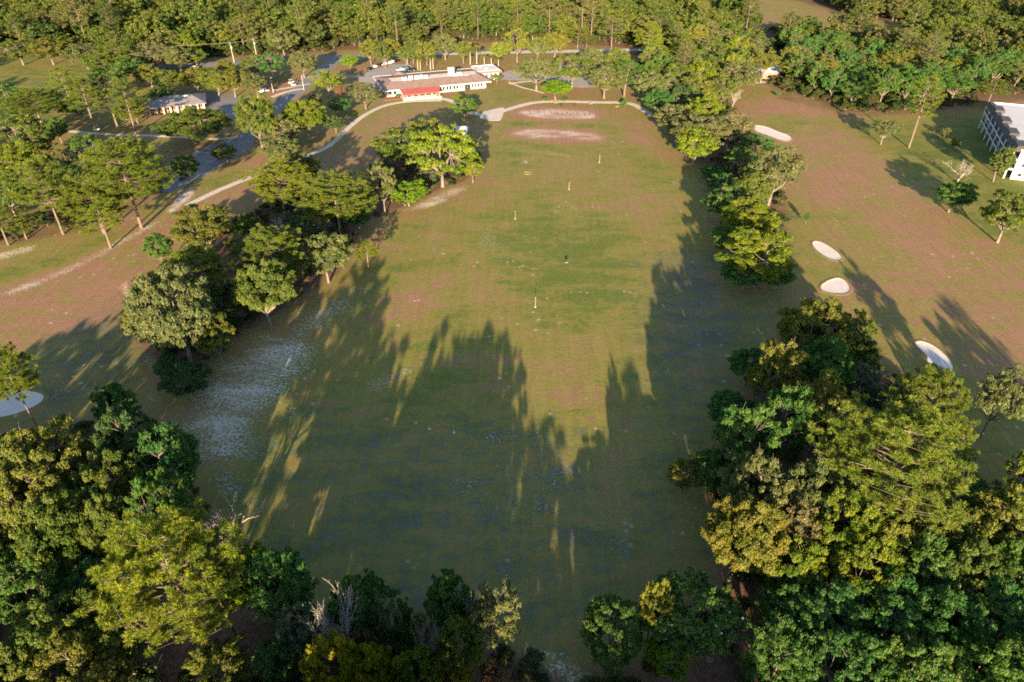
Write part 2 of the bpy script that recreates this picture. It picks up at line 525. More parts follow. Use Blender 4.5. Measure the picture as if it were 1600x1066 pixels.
def sheet(name, poly, mat, z=.03, skirt=.06, kind='structure', label=None):
    poly = [Vector((p[0], p[1], 0)) for p in poly]
    area = sum(a.x * b.y - b.x * a.y for a, b in zip(poly, poly[1:] + poly[:1]))
    if area < 0: poly = poly[::-1]
    n = len(poly)
    b = MB()
    b.add([(p.x, p.y, z) for p in poly] + [(p.x, p.y, z - skirt) for p in poly],
          [tuple(range(n))] + [(i, n + i, n + (i + 1) % n, (i + 1) % n) for i in range(n)])
    return tag(b.build(name, mat), label, None, kind=kind)

def ribbon(name, px, w, mat, z=.03, label=None, wmap=None):
    L = smooth_line([G(*p) for p in px], 3)
    vs = []
    r = random.Random(hash(name) % 997 if False else len(px) * 31)
    for i, p in enumerate(L):
        a = (L[min(i + 1, len(L) - 1)] - L[max(i - 1, 0)]).normalized()
        nrm = Vector((-a.y, a.x, 0))
        j = r.uniform(-.12, .12)
        vs += [p + nrm * (w / 2 + j), p - nrm * (w / 2 - j)]
    n = len(L)
    up = [(v.x, v.y, z) for v in vs]
    dn = [(v.x, v.y, z - .06) for v in vs]
    fs = [(2 * i + 1, 2 * i + 3, 2 * i + 2, 2 * i) for i in range(n - 1)]
    o = 2 * n
    fs += [(2 * i, 2 * i + 2, o + 2 * i + 2, o + 2 * i) for i in range(n - 1)]
    fs += [(2 * i + 3, 2 * i + 1, o + 2 * i + 1, o + 2 * i + 3) for i in range(n - 1)]
    b = MB().add(up + dn, fs)
    return tag(b.build(name, mat), label, None, kind='structure')

sheet('parking_lot', px_poly([(556, 124), (575, 112), (600, 103), (632, 99), (648, 104), (640, 116), (612, 124), (600, 142), (588, 146), (572, 135)], 1), M['asphalt'], .030, label='pinkish asphalt car park beside the clubhouse')
sheet('parking_lot', px_poly([(768, 122), (800, 108), (850, 103), (900, 102), (960, 118), (945, 134), (900, 138), (850, 124), (800, 126)], 1), M['asphalt'], .030, label='asphalt car park behind the spreading oaks')
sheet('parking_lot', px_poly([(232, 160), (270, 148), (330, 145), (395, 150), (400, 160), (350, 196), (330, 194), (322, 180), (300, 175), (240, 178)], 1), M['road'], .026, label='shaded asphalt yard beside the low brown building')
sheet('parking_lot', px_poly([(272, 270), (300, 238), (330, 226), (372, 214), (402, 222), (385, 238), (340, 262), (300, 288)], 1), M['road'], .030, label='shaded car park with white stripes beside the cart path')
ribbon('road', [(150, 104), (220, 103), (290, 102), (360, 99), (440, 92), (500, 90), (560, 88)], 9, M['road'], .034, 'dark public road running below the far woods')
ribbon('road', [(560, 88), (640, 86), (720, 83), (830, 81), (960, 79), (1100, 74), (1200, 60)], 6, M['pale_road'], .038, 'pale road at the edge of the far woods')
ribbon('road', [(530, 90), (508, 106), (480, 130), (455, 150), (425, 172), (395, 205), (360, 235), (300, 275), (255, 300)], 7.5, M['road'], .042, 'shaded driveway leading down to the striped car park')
ribbon('path', [(470, 122), (510, 118), (560, 120), (600, 122)], 4.5, M['asphalt'], .046, 'driveway into the clubhouse car park')
ribbon('path', [(690, 157), (640, 158), (605, 163), (575, 176), (548, 196), (530, 215), (505, 235), (460, 250), (405, 272), (350, 293), (290, 322)], 2.2, M['concrete'], .050, 'pale cart path curving from the clubhouse past the oaks')
ribbon('path', [(655, 156), (690, 153), (712, 160), (735, 176), (760, 182), (790, 172), (830, 160), (870, 158), (930, 160), (985, 160), (1005, 172), (1022, 182)], 2.8, M['concrete'], .054, 'pale cart path passing behind the sandy practice tee')
sheet('path', px_poly([(744, 178), (786, 167), (789, 171), (783, 188), (778, 189), (756, 188)], 1), M['concrete'], .050, label='widened concrete apron where the cart paths meet')
ribbon('path', [(85, 203), (130, 207), (180, 211), (240, 212), (300, 215), (345, 218), (372, 214)], 1.8, M['concrete'], .046, 'narrow pale footpath under the left trees')
ribbon('path', [(425, 142), (450, 137), (480, 132), (500, 128)], 1.6, M['concrete'], .050, 'thin pale path above the dry triangle of turf')
ribbon('path', [(424, 152), (440, 146), (462, 140), (475, 139)], 2.2, M['concrete'], .054, 'short pale path below the thin one')
ribbon('path', [(795, 128), (812, 136), (838, 142), (850, 146)], 1.2, M['concrete'], .050, 'narrow walk beside the small green lawn')
ribbon('path', [(795, 131), (815, 128), (838, 126)], 1.2, M['concrete'], .058, 'narrow walk along the lawn by the car park')
ribbon('path', [(1140, 131), (1170, 130), (1195, 128)], 2.5, M['concrete'], .05, 'pale track below the far right roofs')
# painted stripes in the shaded car park
for a, b in (((317, 231), (334, 235)), ((306, 236), (327, 240)), ((322, 254), (337, 250)), ((300, 244), (314, 237)), ((345, 190), (352, 184)), ((353, 182), (358, 178))):
    A, B_ = G(*a), G(*b)
    d = (B_ - A).normalized() * .12
    nrm = Vector((-d.y, d.x, 0))
    sheet('painted_stripe', [A + nrm, B_ + nrm, B_ - nrm, A - nrm], M['line'], .052, .004)

def bunker(px, label, it=2, lip=.16):
    base = smooth_poly([G(*p) for p in px], it)
    c = sum(base, Vector()) / len(base)
    n = len(base)
    r = random.Random(len(label))
    b = MB()
    rings = []
    for s, z in ((1.0, .10), (.96, .06), (.80, .045), (.45, .035)):
        rings.append([(c.x + (p.x - c.x) * s, c.y + (p.y - c.y) * s, z + r.uniform(-.005, .01)) for p in base])
    vs = [v for R_ in rings for v in R_] + [(c.x, c.y, .03)]
    fs = [(k * n + i, k * n + (i + 1) % n, (k + 1) * n + (i + 1) % n, (k + 1) * n + i) for k in range(3) for i in range(n)]
    fs += [(3 * n + i, 3 * n + (i + 1) % n, 4 * n) for i in range(n)]
    o = MB().add(vs, fs).build('sand_bunker', M['sand'], smooth=True)
    tag(o, label, None, kind='structure')
    # turf lip
    vs = []; fs = []
    prof = [(-.12, .02), (.0, lip * .7), (.2, lip), (.6, lip * .5), (1.1, -.03)]
    for p in base:
        d = Vector((p.x - c.x, p.y - c.y, 0)).normalized()
        k = r.uniform(.6, 1.15)
        for off, z in prof: vs.append((p.x + d.x * off, p.y + d.y * off, z * k if z > 0 else z))
    m = len(prof)
    fs = [(i * m + k, i * m + k + 1, ((i + 1) % n) * m + k + 1, ((i + 1) % n) * m + k) for i in range(n) for k in range(m - 1)]
    L = MB().add(vs, fs).build('turf_lip', M['turf'], o, smooth=True)
    a = L.data.attributes.new('zone', 'FLOAT_COLOR', 'POINT')
    a.data.foreach_set('color', [.45, 0, 0, .1] * len(vs))
    return o
bunker([(1267, 378), (1280, 377), (1300, 388), (1316, 402), (1312, 408), (1295, 405), (1275, 392)], 'white oblong sand bunker on the right fairway')
bunker([(1282, 447), (1292, 440), (1300, 437), (1310, 434), (1322, 440), (1329, 452), (1322, 460), (1300, 459), (1284, 455)], 'white rounded sand bunker below the oblong one')
bunker([(1428, 535), (1440, 533), (1460, 541), (1482, 560), (1490, 575), (1486, 582), (1468, 572), (1448, 568), (1450, 556), (1436, 546)], 'shaded crescent sand bunker beside the right wood')
bunker([(1176, 196), (1195, 197), (1215, 206), (1234, 212), (1238, 220), (1225, 222), (1200, 212), (1180, 206)], 'long curved sand bunker below the far right green')
bunker([(-40, 620), (10, 614), (45, 610), (72, 618), (62, 632), (30, 646), (-10, 655), (-60, 652)], 'grey shaded sand bunker at the left edge')

# ------------------------------------------------------------------ trees: prototypes (meshes shared by the copies)
def unit(v): return v / np.maximum(1e-9, np.linalg.norm(v, axis=-1, keepdims=True))

def leaf_faces(P, Nrm, size, r, asp=.55):
    """rhombic leaf sprays at P facing Nrm"""
    n = len(P)
    a = unit(np.cross(Nrm, unit(r.normal(size=(n, 3)))))
    b = np.cross(Nrm, a)
    s = size[:, None]
    fold = Nrm * s * .18
    return np.stack([P - a * s, P - b * s * asp + fold, P + a * s, P + b * s * asp + fold], 1)

def clump_leaves(centres, radii, per, size, r, flat=.75, out_c=None):
    Ps, Ns, Ts, Ss = [], [], [], []
    for c, R_ in zip(centres, radii):
        n = int(per * R_ * R_)
        d = unit(r.normal(size=(n, 3)))
        d[:, 2] = np.where(d[:, 2] < -.25, -d[:, 2] * .8, d[:, 2])
        d = unit(d)
        # ragged sprays: leaves gather round a few shoots that stick out of the clump
        m = 13
        k = unit(r.normal(size=(m, 3))); k[:, 2] = np.abs(k[:, 2]) * .9
        k = unit(k); kl = r.uniform(.55, 1.22, m)
        j = np.argmax(d @ k.T, axis=1)
        w = np.clip(np.max(d @ k.T, axis=1), 0, 1)
        d = unit(d * (1 - .45 * w[:, None]) + k[j] * .45 * w[:, None])
        rad = R_ * (.50 + .5 * kl[j] * w ** 4) * (1 - .45 * r.random(n) ** 1.6)
        p = c + d * rad[:, None] * np.array([1, 1, flat]) + r.normal(size=(n, 3)) * R_ * .05
        nn = unit(d * .75 + r.normal(size=(n, 3)) * .6 + np.array([0, 0, .25]))
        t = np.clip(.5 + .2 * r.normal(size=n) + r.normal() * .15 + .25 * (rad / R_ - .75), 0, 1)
        Ps.append(p); Ns.append(nn); Ts.append(t); Ss.append(size * (.6 + .8 * r.random(n)))
    P, Nn, T, Sz = map(np.concatenate, (Ps, Ns, Ts, Ss))
    return P, Nn, T, Sz

def oak_proto(seed, per=95, size=.21, R=7.0, H=12.0, lobes=7, nclump=54, spread=.72, open_=.0, mat='leaf', limbs=True, low=.78):
    r = np.random.default_rng(seed)
    zc = H * .55
    ea = np.array([R * 1.04, R * 1.04, H * .45])
    az = np.sort(r.random(lobes) * 2 * np.pi)
    la = r.uniform(.84, 1.10, lobes)
    cs, rs = [], []
    tries = 0
    while len(cs) < nclump and tries < 6000:
        tries += 1
        d = unit(r.normal(size=3))
        if d[2] < -low: continue
        a = math.atan2(d[1], d[0])
        k = np.argmin(np.abs((az - a + np.pi) % (2 * np.pi) - np.pi))
        q = la[k] - .10 * abs(((az[k] - a + np.pi) % (2 * np.pi)) - np.pi)
        rr = r.uniform(spread, 1.0) * q
        cr = R * (.11 + .19 * r.random() ** 1.5) * (1 - .25 * abs(d[2]))
        if d[2] < -.3: rr *= .86
        c = np.array([0, 0, zc]) + d * (ea * rr - cr * .55)
        if any(np.linalg.norm(c - o) < .55 * max(cr, q_) * (1 + open_) for o, q_ in zip(cs, rs)): continue
        cs.append(c); rs.append(cr)
    P, Nn, T, Sz = clump_leaves(cs, rs, per, size, r)
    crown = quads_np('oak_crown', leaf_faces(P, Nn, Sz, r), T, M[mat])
    b = MB()
    h0 = H * .22
    lean = r.normal(size=2) * .25
    fork = Vector((lean[0], lean[1], h0))
    b.tube([(0, 0, -.3), (lean[0] * .2, lean[1] * .2, .25), (lean[0] * .6, lean[1] * .6, h0 * .6), fork], [R * .07, R * .05, R * .042, R * .04], 8)
    if limbs:
        ends = []
        for k in range(lobes):
            e = Vector((math.cos(az[k]) * R * .45 * la[k], math.sin(az[k]) * R * .45 * la[k], zc + r.uniform(-.4, 1.0)))
            m = fork.lerp(e, .5) + Vector((r.normal() * .4, r.normal() * .4, -.5))
            b.tube([fork, m, e], [R * .028, R * .021, R * .013], 6, cap=False)
            ends.append((e, m))
        top = Vector((r.normal() * .6, r.normal() * .6, zc + H * .15))
        b.tube([fork, fork.lerp(top, .5) + Vector((r.normal() * .3, r.normal() * .3, 0)), top], [R * .028, R * .02, R * .012], 6, cap=False)
        ends.append((top, fork.lerp(top, .5)))
        for c in cs:
            c = Vector(c)
            e, m = min(ends, key=lambda q: (q[0] - c).length)
            mid = e.lerp(c, .5) + Vector((r.normal() * .3, r.normal() * .3, -.15))
            b.tube([e, mid, c, c + (c - mid) * .55], [R * .010, R * .007, R * .004, R * .002], 4, cap=False)
    return b.mesh('oak_trunk', M['bark'], True), crown, R, H, .56

def pine_proto(seed, R=4.6, H=22.0, nb=30, needles=90, nlen=.48, wid=.032, first=.42, mat='leaf', tpb=9):
    r = np.random.default_rng(seed)
    b = MB()
    bend = r.normal(size=2) * .5
    def axis_at(z):
        t = z / H
        return Vector((bend[0] * t * t, bend[1] * t * t, z))
    b.tube([axis_at(z) - (Vector((0, 0, .3)) if z == 0 else Vector()) for z in np.linspace(0, H * .97, 9)],
           [.30 - .25 * (k / 8) ** .9 for k in range(9)], 8)
    tc = []
    for k in range(nb):
        t = (k + r.random()) / nb
        z = H * (first + (.97 - first) * t)
        prof = math.sin(math.pi * min(1, .28 + .72 * t)) ** .8 + .18
        L = R * prof * r.uniform(.6, 1.08)
        az = k * 2.4 + r.normal() * .4
        d = Vector((math.cos(az), math.sin(az), 0))
        p0 = axis_at(z)
        up = r.uniform(.05, .35) + .3 * t
        p1 = p0 + d * L * .5 + Vector((0, 0, L * up * .35 - .15))
        p2 = p0 + d * L + Vector((0, 0, L * up))
        b.tube([p0, p1, p2], [.085, .055, .02], 5, cap=False)
        m = max(3, int(tpb * L / R * 1.2))
        for q in range(m):
            u = r.uniform(.42, 1.0) if q else 1.0
            base = p0.lerp(p1, u * 2) if u < .5 else p1.lerp(p2, u * 2 - 1)
            side = d.cross(Vector((0, 0, 1))) * r.normal() * L * .24
            e = base + side + Vector((0, 0, r.uniform(.1, .6)))
            b.tube([base, e], [.028, .012], 3, cap=False)
            tc.append(e)
    for _ in range(6): tc.append(axis_at(H * .97) + Vector((r.normal() * .5, r.normal() * .5, r.uniform(-.8, .5))))
    tc = np.array([tuple(p) for p in tc])
    n = len(tc)
    D = unit(r.normal(size=(n, needles, 3)) + np.array([0, 0, .55]))
    ln = nlen * (.75 + .5 * r.random((n, needles, 1))) * (.8 + .5 * r.random((n, 1, 1)))
    sd = unit(np.cross(D, unit(r.normal(size=(n, needles, 3)))))
    c = tc[:, None, :]
    A = c + D * ln * .12
    Bq = c + D * ln * .6 + sd * wid
    Cq = c + D * ln
    Dq = c + D * ln * .6 - sd * wid
    V = np.stack([A, Bq, Cq, Dq], 2).reshape(-1, 4, 3)
    T = np.clip(.5 + r.normal(size=(n, 1)) * .12 + r.normal(size=(n, needles)) * .18 + .1 * D[:, :, 2], 0, 1).reshape(-1)
    return b.mesh('pine_trunk', M['pine_bark'], True), quads_np('pine_crown', V, T, M[mat]), R, H, .72

def dead_proto(seed, H=9.0):
    r = np.random.default_rng(seed)
    b = MB()
    def grow(p, d, L, w, depth):
        q = p + d * L * .5 + Vector(r.normal(size=3)) * L * .06
        e = p + d * L + Vector(r.normal(size=3)) * L * .10
        b.tube([p, q, e], [w, w * .8, w * .62], 5 if depth < 2 else 3, cap=False)
        if depth >= 6: return
        for _ in range(2 if depth < 1 else int(r.integers(2, 4))):
            nd = (d + Vector(r.normal(size=3)) * .42 + Vector((0, 0, .16))).normalized()
            grow(e if r.random() < .65 else q, nd, L * r.uniform(.58, .82), max(.012, w * .6), depth + 1)
    grow(Vector((0, 0, -.2)), Vector((0, 0, 1)), H * .22, .20, 0)
    for _ in range(4):
        d = Vector((r.normal() * .6, r.normal() * .6, .9)).normalized()
        grow(Vector((0, 0, H * .12)), d, H * .22, .13, 1)
    v = np.array(b.v)
    R_ = float(np.percentile(np.hypot(v[:, 0], v[:, 1]), 96)); H_ = float(v[:, 2].max())
    return b.mesh('bare_branches', M['dead_bark'], True), None, R_, H_, .6

def palm_proto(seed, R=2.2, H=8.0):
    r = np.random.default_rng(seed)
    b = MB()
    b.tube([(0, 0, -.2), (.05, 0, H * .3), (.1, .05, H * .6), (.12, .05, H * .8)], [.24, .18, .17, .2], 8)
    V = []; T = []
    top = np.array([.12, .05, H * .8])
    for k in range(34):
        az = k * 2.4; el = r.uniform(-.5, 1.25)
        d = np.array([math.cos(az) * math.cos(el), math.sin(az) * math.cos(el), math.sin(el)])
        L = R * r.uniform(.8, 1.1)
        pts = [top + d * L * u + np.array([0, 0, -.55 * L * u * u]) for u in np.linspace(0, 1, 6)]
        sd = unit(np.cross(d, [0, 0, 1]))
        for i in range(1, 6):
            for s in (-1, 1):
                for j in range(3):
                    p = pts[i] * (1 - j * .3) + pts[i - 1] * j * .3
                    tip = p + s * sd * .5 * (1 - .09 * i) + d * .3 - np.array([0, 0, .18])
                    w = d * .07
                    V.append([p - w, p + w, tip + w * .4, tip - w * .4]); T.append(.5 + r.normal() * .15)
    return b.mesh('palm_trunk', M['palm_bark'], True), quads_np('palm_crown', np.array(V), np.clip(np.array(T), 0, 1), M['leaf']), R, H, .8

def shrub_proto(seed, R=1.8, H=2.4, per=520, size=.10):
    r = np.random.default_rng(seed)
    cs = []; rs = []
    for _ in range(11):
        a = r.random() * 6.28; q = r.random() ** .5 * R * .62
        cs.append(np.array([math.cos(a) * q, math.sin(a) * q, H * r.uniform(.22, .68)])); rs.append(r.uniform(.3, .5) * R)
    P, Nn, T, Sz = clump_leaves(cs, rs, per / R / R * 3.2, size, r)
    b = MB()
    for c in cs[:6]: b.tube([(0, 0, -.1), Vector(c) * .5, Vector(c)], [.05, .04, .015], 4, cap=False)
    return b.mesh('shrub_stems', M['bark'], True), quads_np('shrub_crown', leaf_faces(P, Nn, Sz, r), T, M['leaf']), R, H, .5

PROTO = {
    'hero': [oak_proto(11 + k, per=560, size=.105, nclump=120, R=7, H=12) for k in range(3)] + [oak_proto(18, per=520, size=.11, nclump=90, spread=.55, open_=.15, H=13)],
    'oak': [oak_proto(31 + k, per=230, size=.165, nclump=104) for k in range(3)] + [oak_proto(36, per=220, size=.165, nclump=80, open_=.15, H=13)],
    'sparse': [oak_proto(41 + k, per=190, size=.14, nclump=74, open_=.25, spread=.5, H=13, low=.45) for k in range(2)],
    'magnolia': [oak_proto(51, per=330, size=.15, nclump=110, H=13, low=.85)],
    'pine': [pine_proto(61 + k) for k in range(3)],
    'broad_pine': [pine_proto(66 + k, R=6.5, H=21, nb=56, needles=120, nlen=.50, wid=.026, first=.40, tpb=15) for k in range(2)],
    'dead': [dead_proto(71), dead_proto(74)],
    'palm': [palm_proto(81), palm_proto(82)],
    'shrub': [shrub_proto(91), shrub_proto(92)],
}
FAR_OAK = [oak_proto(101 + k, per=48, size=.34, nclump=70, mat='far_leaf', limbs=False) for k in range(4)]
FAR_PINE = [pine_proto(111 + k, nb=26, needles=26, nlen=.75, wid=.12, mat='far_leaf', tpb=6, R=4.8, H=19) for k in range(2)]

NAMES = {'hero': 'oak_tree', 'oak': 'oak_tree', 'sparse': 'oak_tree', 'magnolia': 'magnolia_tree', 'pine': 'pine_tree', 'broad_pine': 'pine_tree', 'dead': 'dead_tree', 'palm': 'palm_tree', 'shrub': 'shrub'}
TINT = {
    'olive': (0.097, 0.135, 0.021), 'gold': (0.141, 0.150, 0.022), 'green': (0.071, 0.143, 0.023), 'deep': (0.054, 0.143, 0.027), 'dark': (0.053, 0.099, 0.027),
    'moss': (0.123, 0.141, 0.044), 'tan': (0.153, 0.145, 0.056), 'lime': (0.109, 0.200, 0.010), 'yellow': (0.135, 0.176, 0.013), 'pine': (0.117, 0.157, 0.017), 'bright': (0.264, 0.253, 0.009), 'rust': (0.169, 0.103, 0.043),
    'grey': (0.089, 0.117, 0.058),
}
seq = [0]
def plant(kind, base, R, h, label, group, tint='olive', rz=None, jit=True):
    seq[0] += 1
    r = random.Random(seq[0] * 7919)
    tm, cm, R0, H0, _ = PROTO[kind][r.randrange(len(PROTO[kind]))]
    nm = NAMES[kind]
    o = root(nm, (base[0], base[1], 0), r.uniform(0, 6.28) if rz is None else rz, label, nm.replace('_tree', ' tree').replace('_', ' '), group)
    s = Vector((R / R0 * r.uniform(.95, 1.05), R / R0 * r.uniform(.95, 1.05), h / H0))
    def part(n, me):
        c = link(n, me, o); c.scale = s
        return c
    if cm is None:
        part('branches', tm).scale = s * 1.0
    else:
        part('trunk' if kind != 'shrub' else 'stems', tm)
        c = part('crown', cm)
        col = TINT[tint]
        k = r.uniform(.88, 1.12)
        c.color = (col[0] * k * r.uniform(.93, 1.07), col[1] * k, col[2] * k * r.uniform(.9, 1.1), 1)
    return o

DEF_H = {'hero': 13, 'oak': 12, 'sparse': 13, 'magnolia': 12, 'pine': 21, 'broad_pine': 21, 'dead': 8, 'palm': 8, 'shrub': 2.5}
def tree(kind, cx, cy, w, label, group, tint='olive', h=None, base=None):
    """crown centre and crown width as seen in the photo; the base follows from the height, or the height from the base"""
    frac = PROTO[kind][0][4]
    if base is not None:
        b = G(*base)
        if h is None:
            lo, hi = 1.0, 40.0
            for _ in range(40):
                m = (lo + hi) / 2
                if proj((b.x, b.y, m * frac))[1] > cy: lo = m
                else: hi = m
            h = lo
    else:
        h = h or DEF_H[kind]
        b = G(cx, cy, h * frac)
    R = 1.1 * w / 2 / FPX * proj((b.x, b.y, h * frac))[2]
    return plant(kind, b, R, h, label, group, tint)

# ------------------------------------------------------------------ trees one by one
g = 'trees along the left side of the range'
T = tree
T('oak', 705, 238, 105, 'large yellow-green oak with a tall pale trunk at the range edge', g, 'yellow', base=(692, 292))
T('oak', 632, 226, 92, 'broad olive oak left of the pale-trunked one, above the range', g, 'olive', h=14)
T('oak', 668, 208, 70, 'olive oak top hidden behind the pale-trunked oak', g, 'gold', h=13)
T('oak', 597, 288, 48, 'slim olive tree at the left end of the pale-trunked oak clump', g, 'moss', base=(602, 334))
T('oak', 637, 285, 66, 'round green tree in front of the pale-trunked oak clump', g, 'lime', base=(640, 322), h=8)
T('oak', 668, 275, 34, 'low grey-green bush tree left of the pale trunk', g, 'grey', h=6)
T('oak', 738, 262, 40, 'small yellow-green oak at the right end of the clump', g, 'yellow', h=9)
T('broad_pine', 434, 280, 84, 'tall yellow-green pine overhanging the dry fairway bend', g, 'yellow', base=(446, 338))
T('broad_pine', 522, 303, 108, 'spreading pine with visible limbs beside the range', g, 'pine', h=17)
T('sparse', 448, 350, 44, 'dull grey-green tree in shade below the two spreading pines', g, 'grey', h=9)
T('oak', 484, 352, 52, 'dark shaded tree below the spreading pine with limbs', g, 'dark', h=10)
T('broad_pine', 424, 394, 96, 'green pine with a flat layered crown in the tree row', g, 'pine', h=17)
T('oak', 512, 397, 84, 'olive oak with bare lower trunk near the small lone pine', g, 'moss', base=(514, 442))
T('pine', 575, 389, 38, 'small lone pine standing out on the range edge', g, 'yellow', base=(576, 419))
T('hero', 437, 452, 96, 'tall olive oak at the foot of the layered pine', g, 'olive', base=(425, 512))
T('hero', 314, 358, 104, 'bright round oak jutting over the dry fairway', g, 'gold', h=15)
T('oak', 246, 386, 46, 'low side tree left of the bright round oak', g, 'green', h=10)
T('broad_pine', 306, 424, 100, 'layered green pine below the bright round oak', g, 'pine', h=17)
T('hero', 286, 492, 128, 'large golden oak with bare twigs at its left', g, 'moss', base=(300, 575))
T('sparse', 226, 500, 72, 'thin half-bare golden tree left of the large golden oak', g, 'gold', h=14)
T('hero', 335, 528, 70, 'golden lower crown at the end of the left tree row', g, 'gold', h=12)
T('oak', 288, 590, 84, 'dark shaded bushy tree on the white sandy ground', g, 'dark', h=7)
T('oak', 262, 572, 46, 'small dark bush beside the shaded tree on the sand', g, 'deep', h=6)
T('oak', 355, 470, 60, 'dark tree filling the gap behind the golden oak', g, 'dark', h=11)
T('oak', 560, 340, 40, 'dark shrubby tree in the shade right of the spreading pine', g, 'deep', h=6)
T('oak', 384, 352, 44, 'dark oak between the bright round oak and the fairway pine', g, 'green', h=9)
T('dead', 440, 362, 30, 'bare grey branches in the middle of the left tree row', g, h=10)
T('dead', 216, 470, 36, 'bleached bare limbs left of the large golden oak', g, h=13)

g = 'trees round the left car parks'
T('broad_pine', 228, 264, 120, 'tallest pine with a long bare trunk beside the dry fairway', g, 'pine', base=(222, 357))
T('broad_pine', 140, 308, 96, 'yellow-green pine left of the tallest pine', g, 'pine', base=(163, 365))
T('pine', 155, 338, 60, 'short bushy pine at the foot of the yellow-green pine', g, 'yellow', h=13)
T('broad_pine', 66, 286, 84, 'pine with twisted pale limbs near the left edge', g, 'pine', h=21)
T('pine', 50, 348, 52, 'small pine on the sandy verge at the left edge', g, 'yellow', base=(42, 374))
T('pine', 2, 340, 54, 'pine cut by the left edge above the green verge', g, 'pine', base=(14, 384))
T('hero', 24, 254, 92, 'bright yellow oak at the left edge', g, 'yellow', h=15)
T('oak', 8, 300, 60, 'dark oak at the left edge below the yellow one', g, 'green', h=14)
T('oak', 92, 252, 40, 'tan thin tree right of the bright yellow oak', g, 'tan', h=11)
T('oak', 137, 232, 52, 'dark green oak below the narrow footpath', g, 'green', base=(148, 264))
T('oak', 208, 240, 56, 'olive oak crown behind the tallest pine', g, 'gold', h=14)
T('oak', 290, 262, 44, 'dark oak right of the tallest pine', g, 'green', h=10)
T('hero', 298, 196, 106, 'wide spreading oak in front of the low brown building', g, 'olive', base=(306, 226))
T('oak', 357, 238, 42, 'small olive oak on the kerb of the striped car park', g, 'olive', base=(355, 254))
T('broad_pine', 44, 158, 84, 'large pine on the shaded lawn at the upper left', g, 'pine', base=(66, 196))
T('oak', 22, 200, 70, 'oak crown below the large upper left pine', g, 'olive', h=14)
T('pine', 100, 128, 46, 'first pine of the clump left of the low brown building', g, 'pine', h=20)
T('pine', 132, 146, 50, 'second pine of the clump, with a leaning trunk', g, 'pine', base=(150, 205))
T('oak', 166, 126, 56, 'dark oak at the back of the pine clump', g, 'green', h=15)
T('pine', 166, 158, 54, 'tall olive pine in the middle of the clump', g, 'moss', base=(184, 199))
T('pine', 194, 150, 50, 'fourth pine of the clump, golden and narrow', g, 'pine', h=20)
T('pine', 214, 164, 46, 'last pine of the clump beside the brown roof', g, 'yellow', base=(216, 194))
T('oak', 88, 200, 40, 'oak in shade at the end of the narrow footpath', g, 'green', h=10)
T('oak', 198, 176, 44, 'low oak under the last pines of the clump', g, 'yellow', h=9)
T('oak', 120, 168, 44, 'low dark oak at the left of the pine clump', g, 'green', h=10)
T('oak', 232, 116, 46, 'first oak of the row behind the brown roof', g, 'gold', h=11)
T('oak', 264, 124, 50, 'second oak of the row behind the brown roof', g, 'olive', h=11)
T('oak', 302, 128, 54, 'third oak of the row behind the brown roof', g, 'gold', base=(312, 147), h=12)
T('oak', 336, 128, 52, 'fourth oak of the row, above the shaded yard', g, 'olive', base=(342, 150), h=12)
T('oak', 370, 122, 54, 'fifth oak of the row, with pale trunks', g, 'gold', base=(368, 152), h=13)
T('oak', 398, 130, 40, 'last oak of the row, beside the dry triangle', g, 'moss', h=11)
T('hero', 413, 186, 66, 'tall olive oak between the shaded yard and the driveway', g, 'olive', base=(412, 236))
T('oak', 388, 176, 40, 'olive oak overlapping the shaded yard', g, 'green', h=12)
T('oak', 446, 205, 48, 'dull green oak left of the golden-yellow oak', g, 'moss', h=12)
T('hero', 490, 184, 68, 'golden-yellow oak beside the curving cart path', g, 'yellow', base=(482, 218))
T('oak', 523, 192, 34, 'dark small tree right of the golden-yellow oak', g, 'dark', h=7)
T('sparse', 512, 127, 54, 'open-crowned oak with two pale trunks beside the driveway', g, 'yellow', base=(514, 152))
T('oak', 531, 164, 36, 'dark evergreen below the open-crowned oak', g, 'deep', h=7)
T('oak', 492, 156, 22, 'reddish tan small tree on the driveway corner', g, 'tan', h=7)
T('oak', 532, 142, 18, 'small rusty tree right of the open-crowned oak', g, 'rust', h=6)
T('oak', 472, 97, 50, 'round grey-green oak where the driveway leaves the road', g, 'moss', h=13)
T('oak', 424, 100, 46, 'dark oak between the road and the dry triangle', g, 'deep', h=13)
T('oak', 549, 95, 28, 'small yellow-green tree at the road junction', g, 'lime', base=(548, 110))

T('oak', 160, 96, 56, 'olive oak at the back of the shaded upper left lawn', g, 'olive', h=13)
T('pine', 180, 78, 46, 'pine with a bare trunk behind the pine clump', g, 'pine', base=(192, 118))
T('oak', 205, 104, 54, 'green oak left of the row behind the brown roof', g, 'green', h=12)
T('oak', 238, 84, 60, 'tan rounded oak beside the far left road', g, 'tan', h=14)
T('oak', 276, 88, 56, 'moss-coloured oak right of the tan rounded one', g, 'moss', h=13)
T('oak', 304, 88, 40, 'small oak at the start of the visible far road', g, 'olive', h=10)
T('oak', 75, 76, 56, 'golden oak at the back of the upper left lawn', g, 'gold', h=14)
T('oak', 130, 84, 50, 'dull oak beside the golden one behind the lawn', g, 'moss', h=13)
T('oak', 28, 78, 56, 'oak with a dark gap at the upper left lawn', g, 'olive', h=13)
T('oak', 250, 148, 40, 'dark oak touching the shaded end of the brown roof', g, 'dark', h=9)
T('oak', 352, 104, 30, 'low oak in front of the far left road', g, 'gold', h=8)
T('oak', 396, 102, 44, 'oak beside the second utility pole', g, 'olive', h=11)
T('oak', 440, 62, 50, 'oak rising behind the road junction', g, 'moss', h=15)
T('oak', 10, 150, 50, 'dark oak cut by the left edge near the large pine', g, 'green', h=13)
T('oak', 56, 222, 56, 'green oak between the yellow oak and the footpath', g, 'olive', h=13)
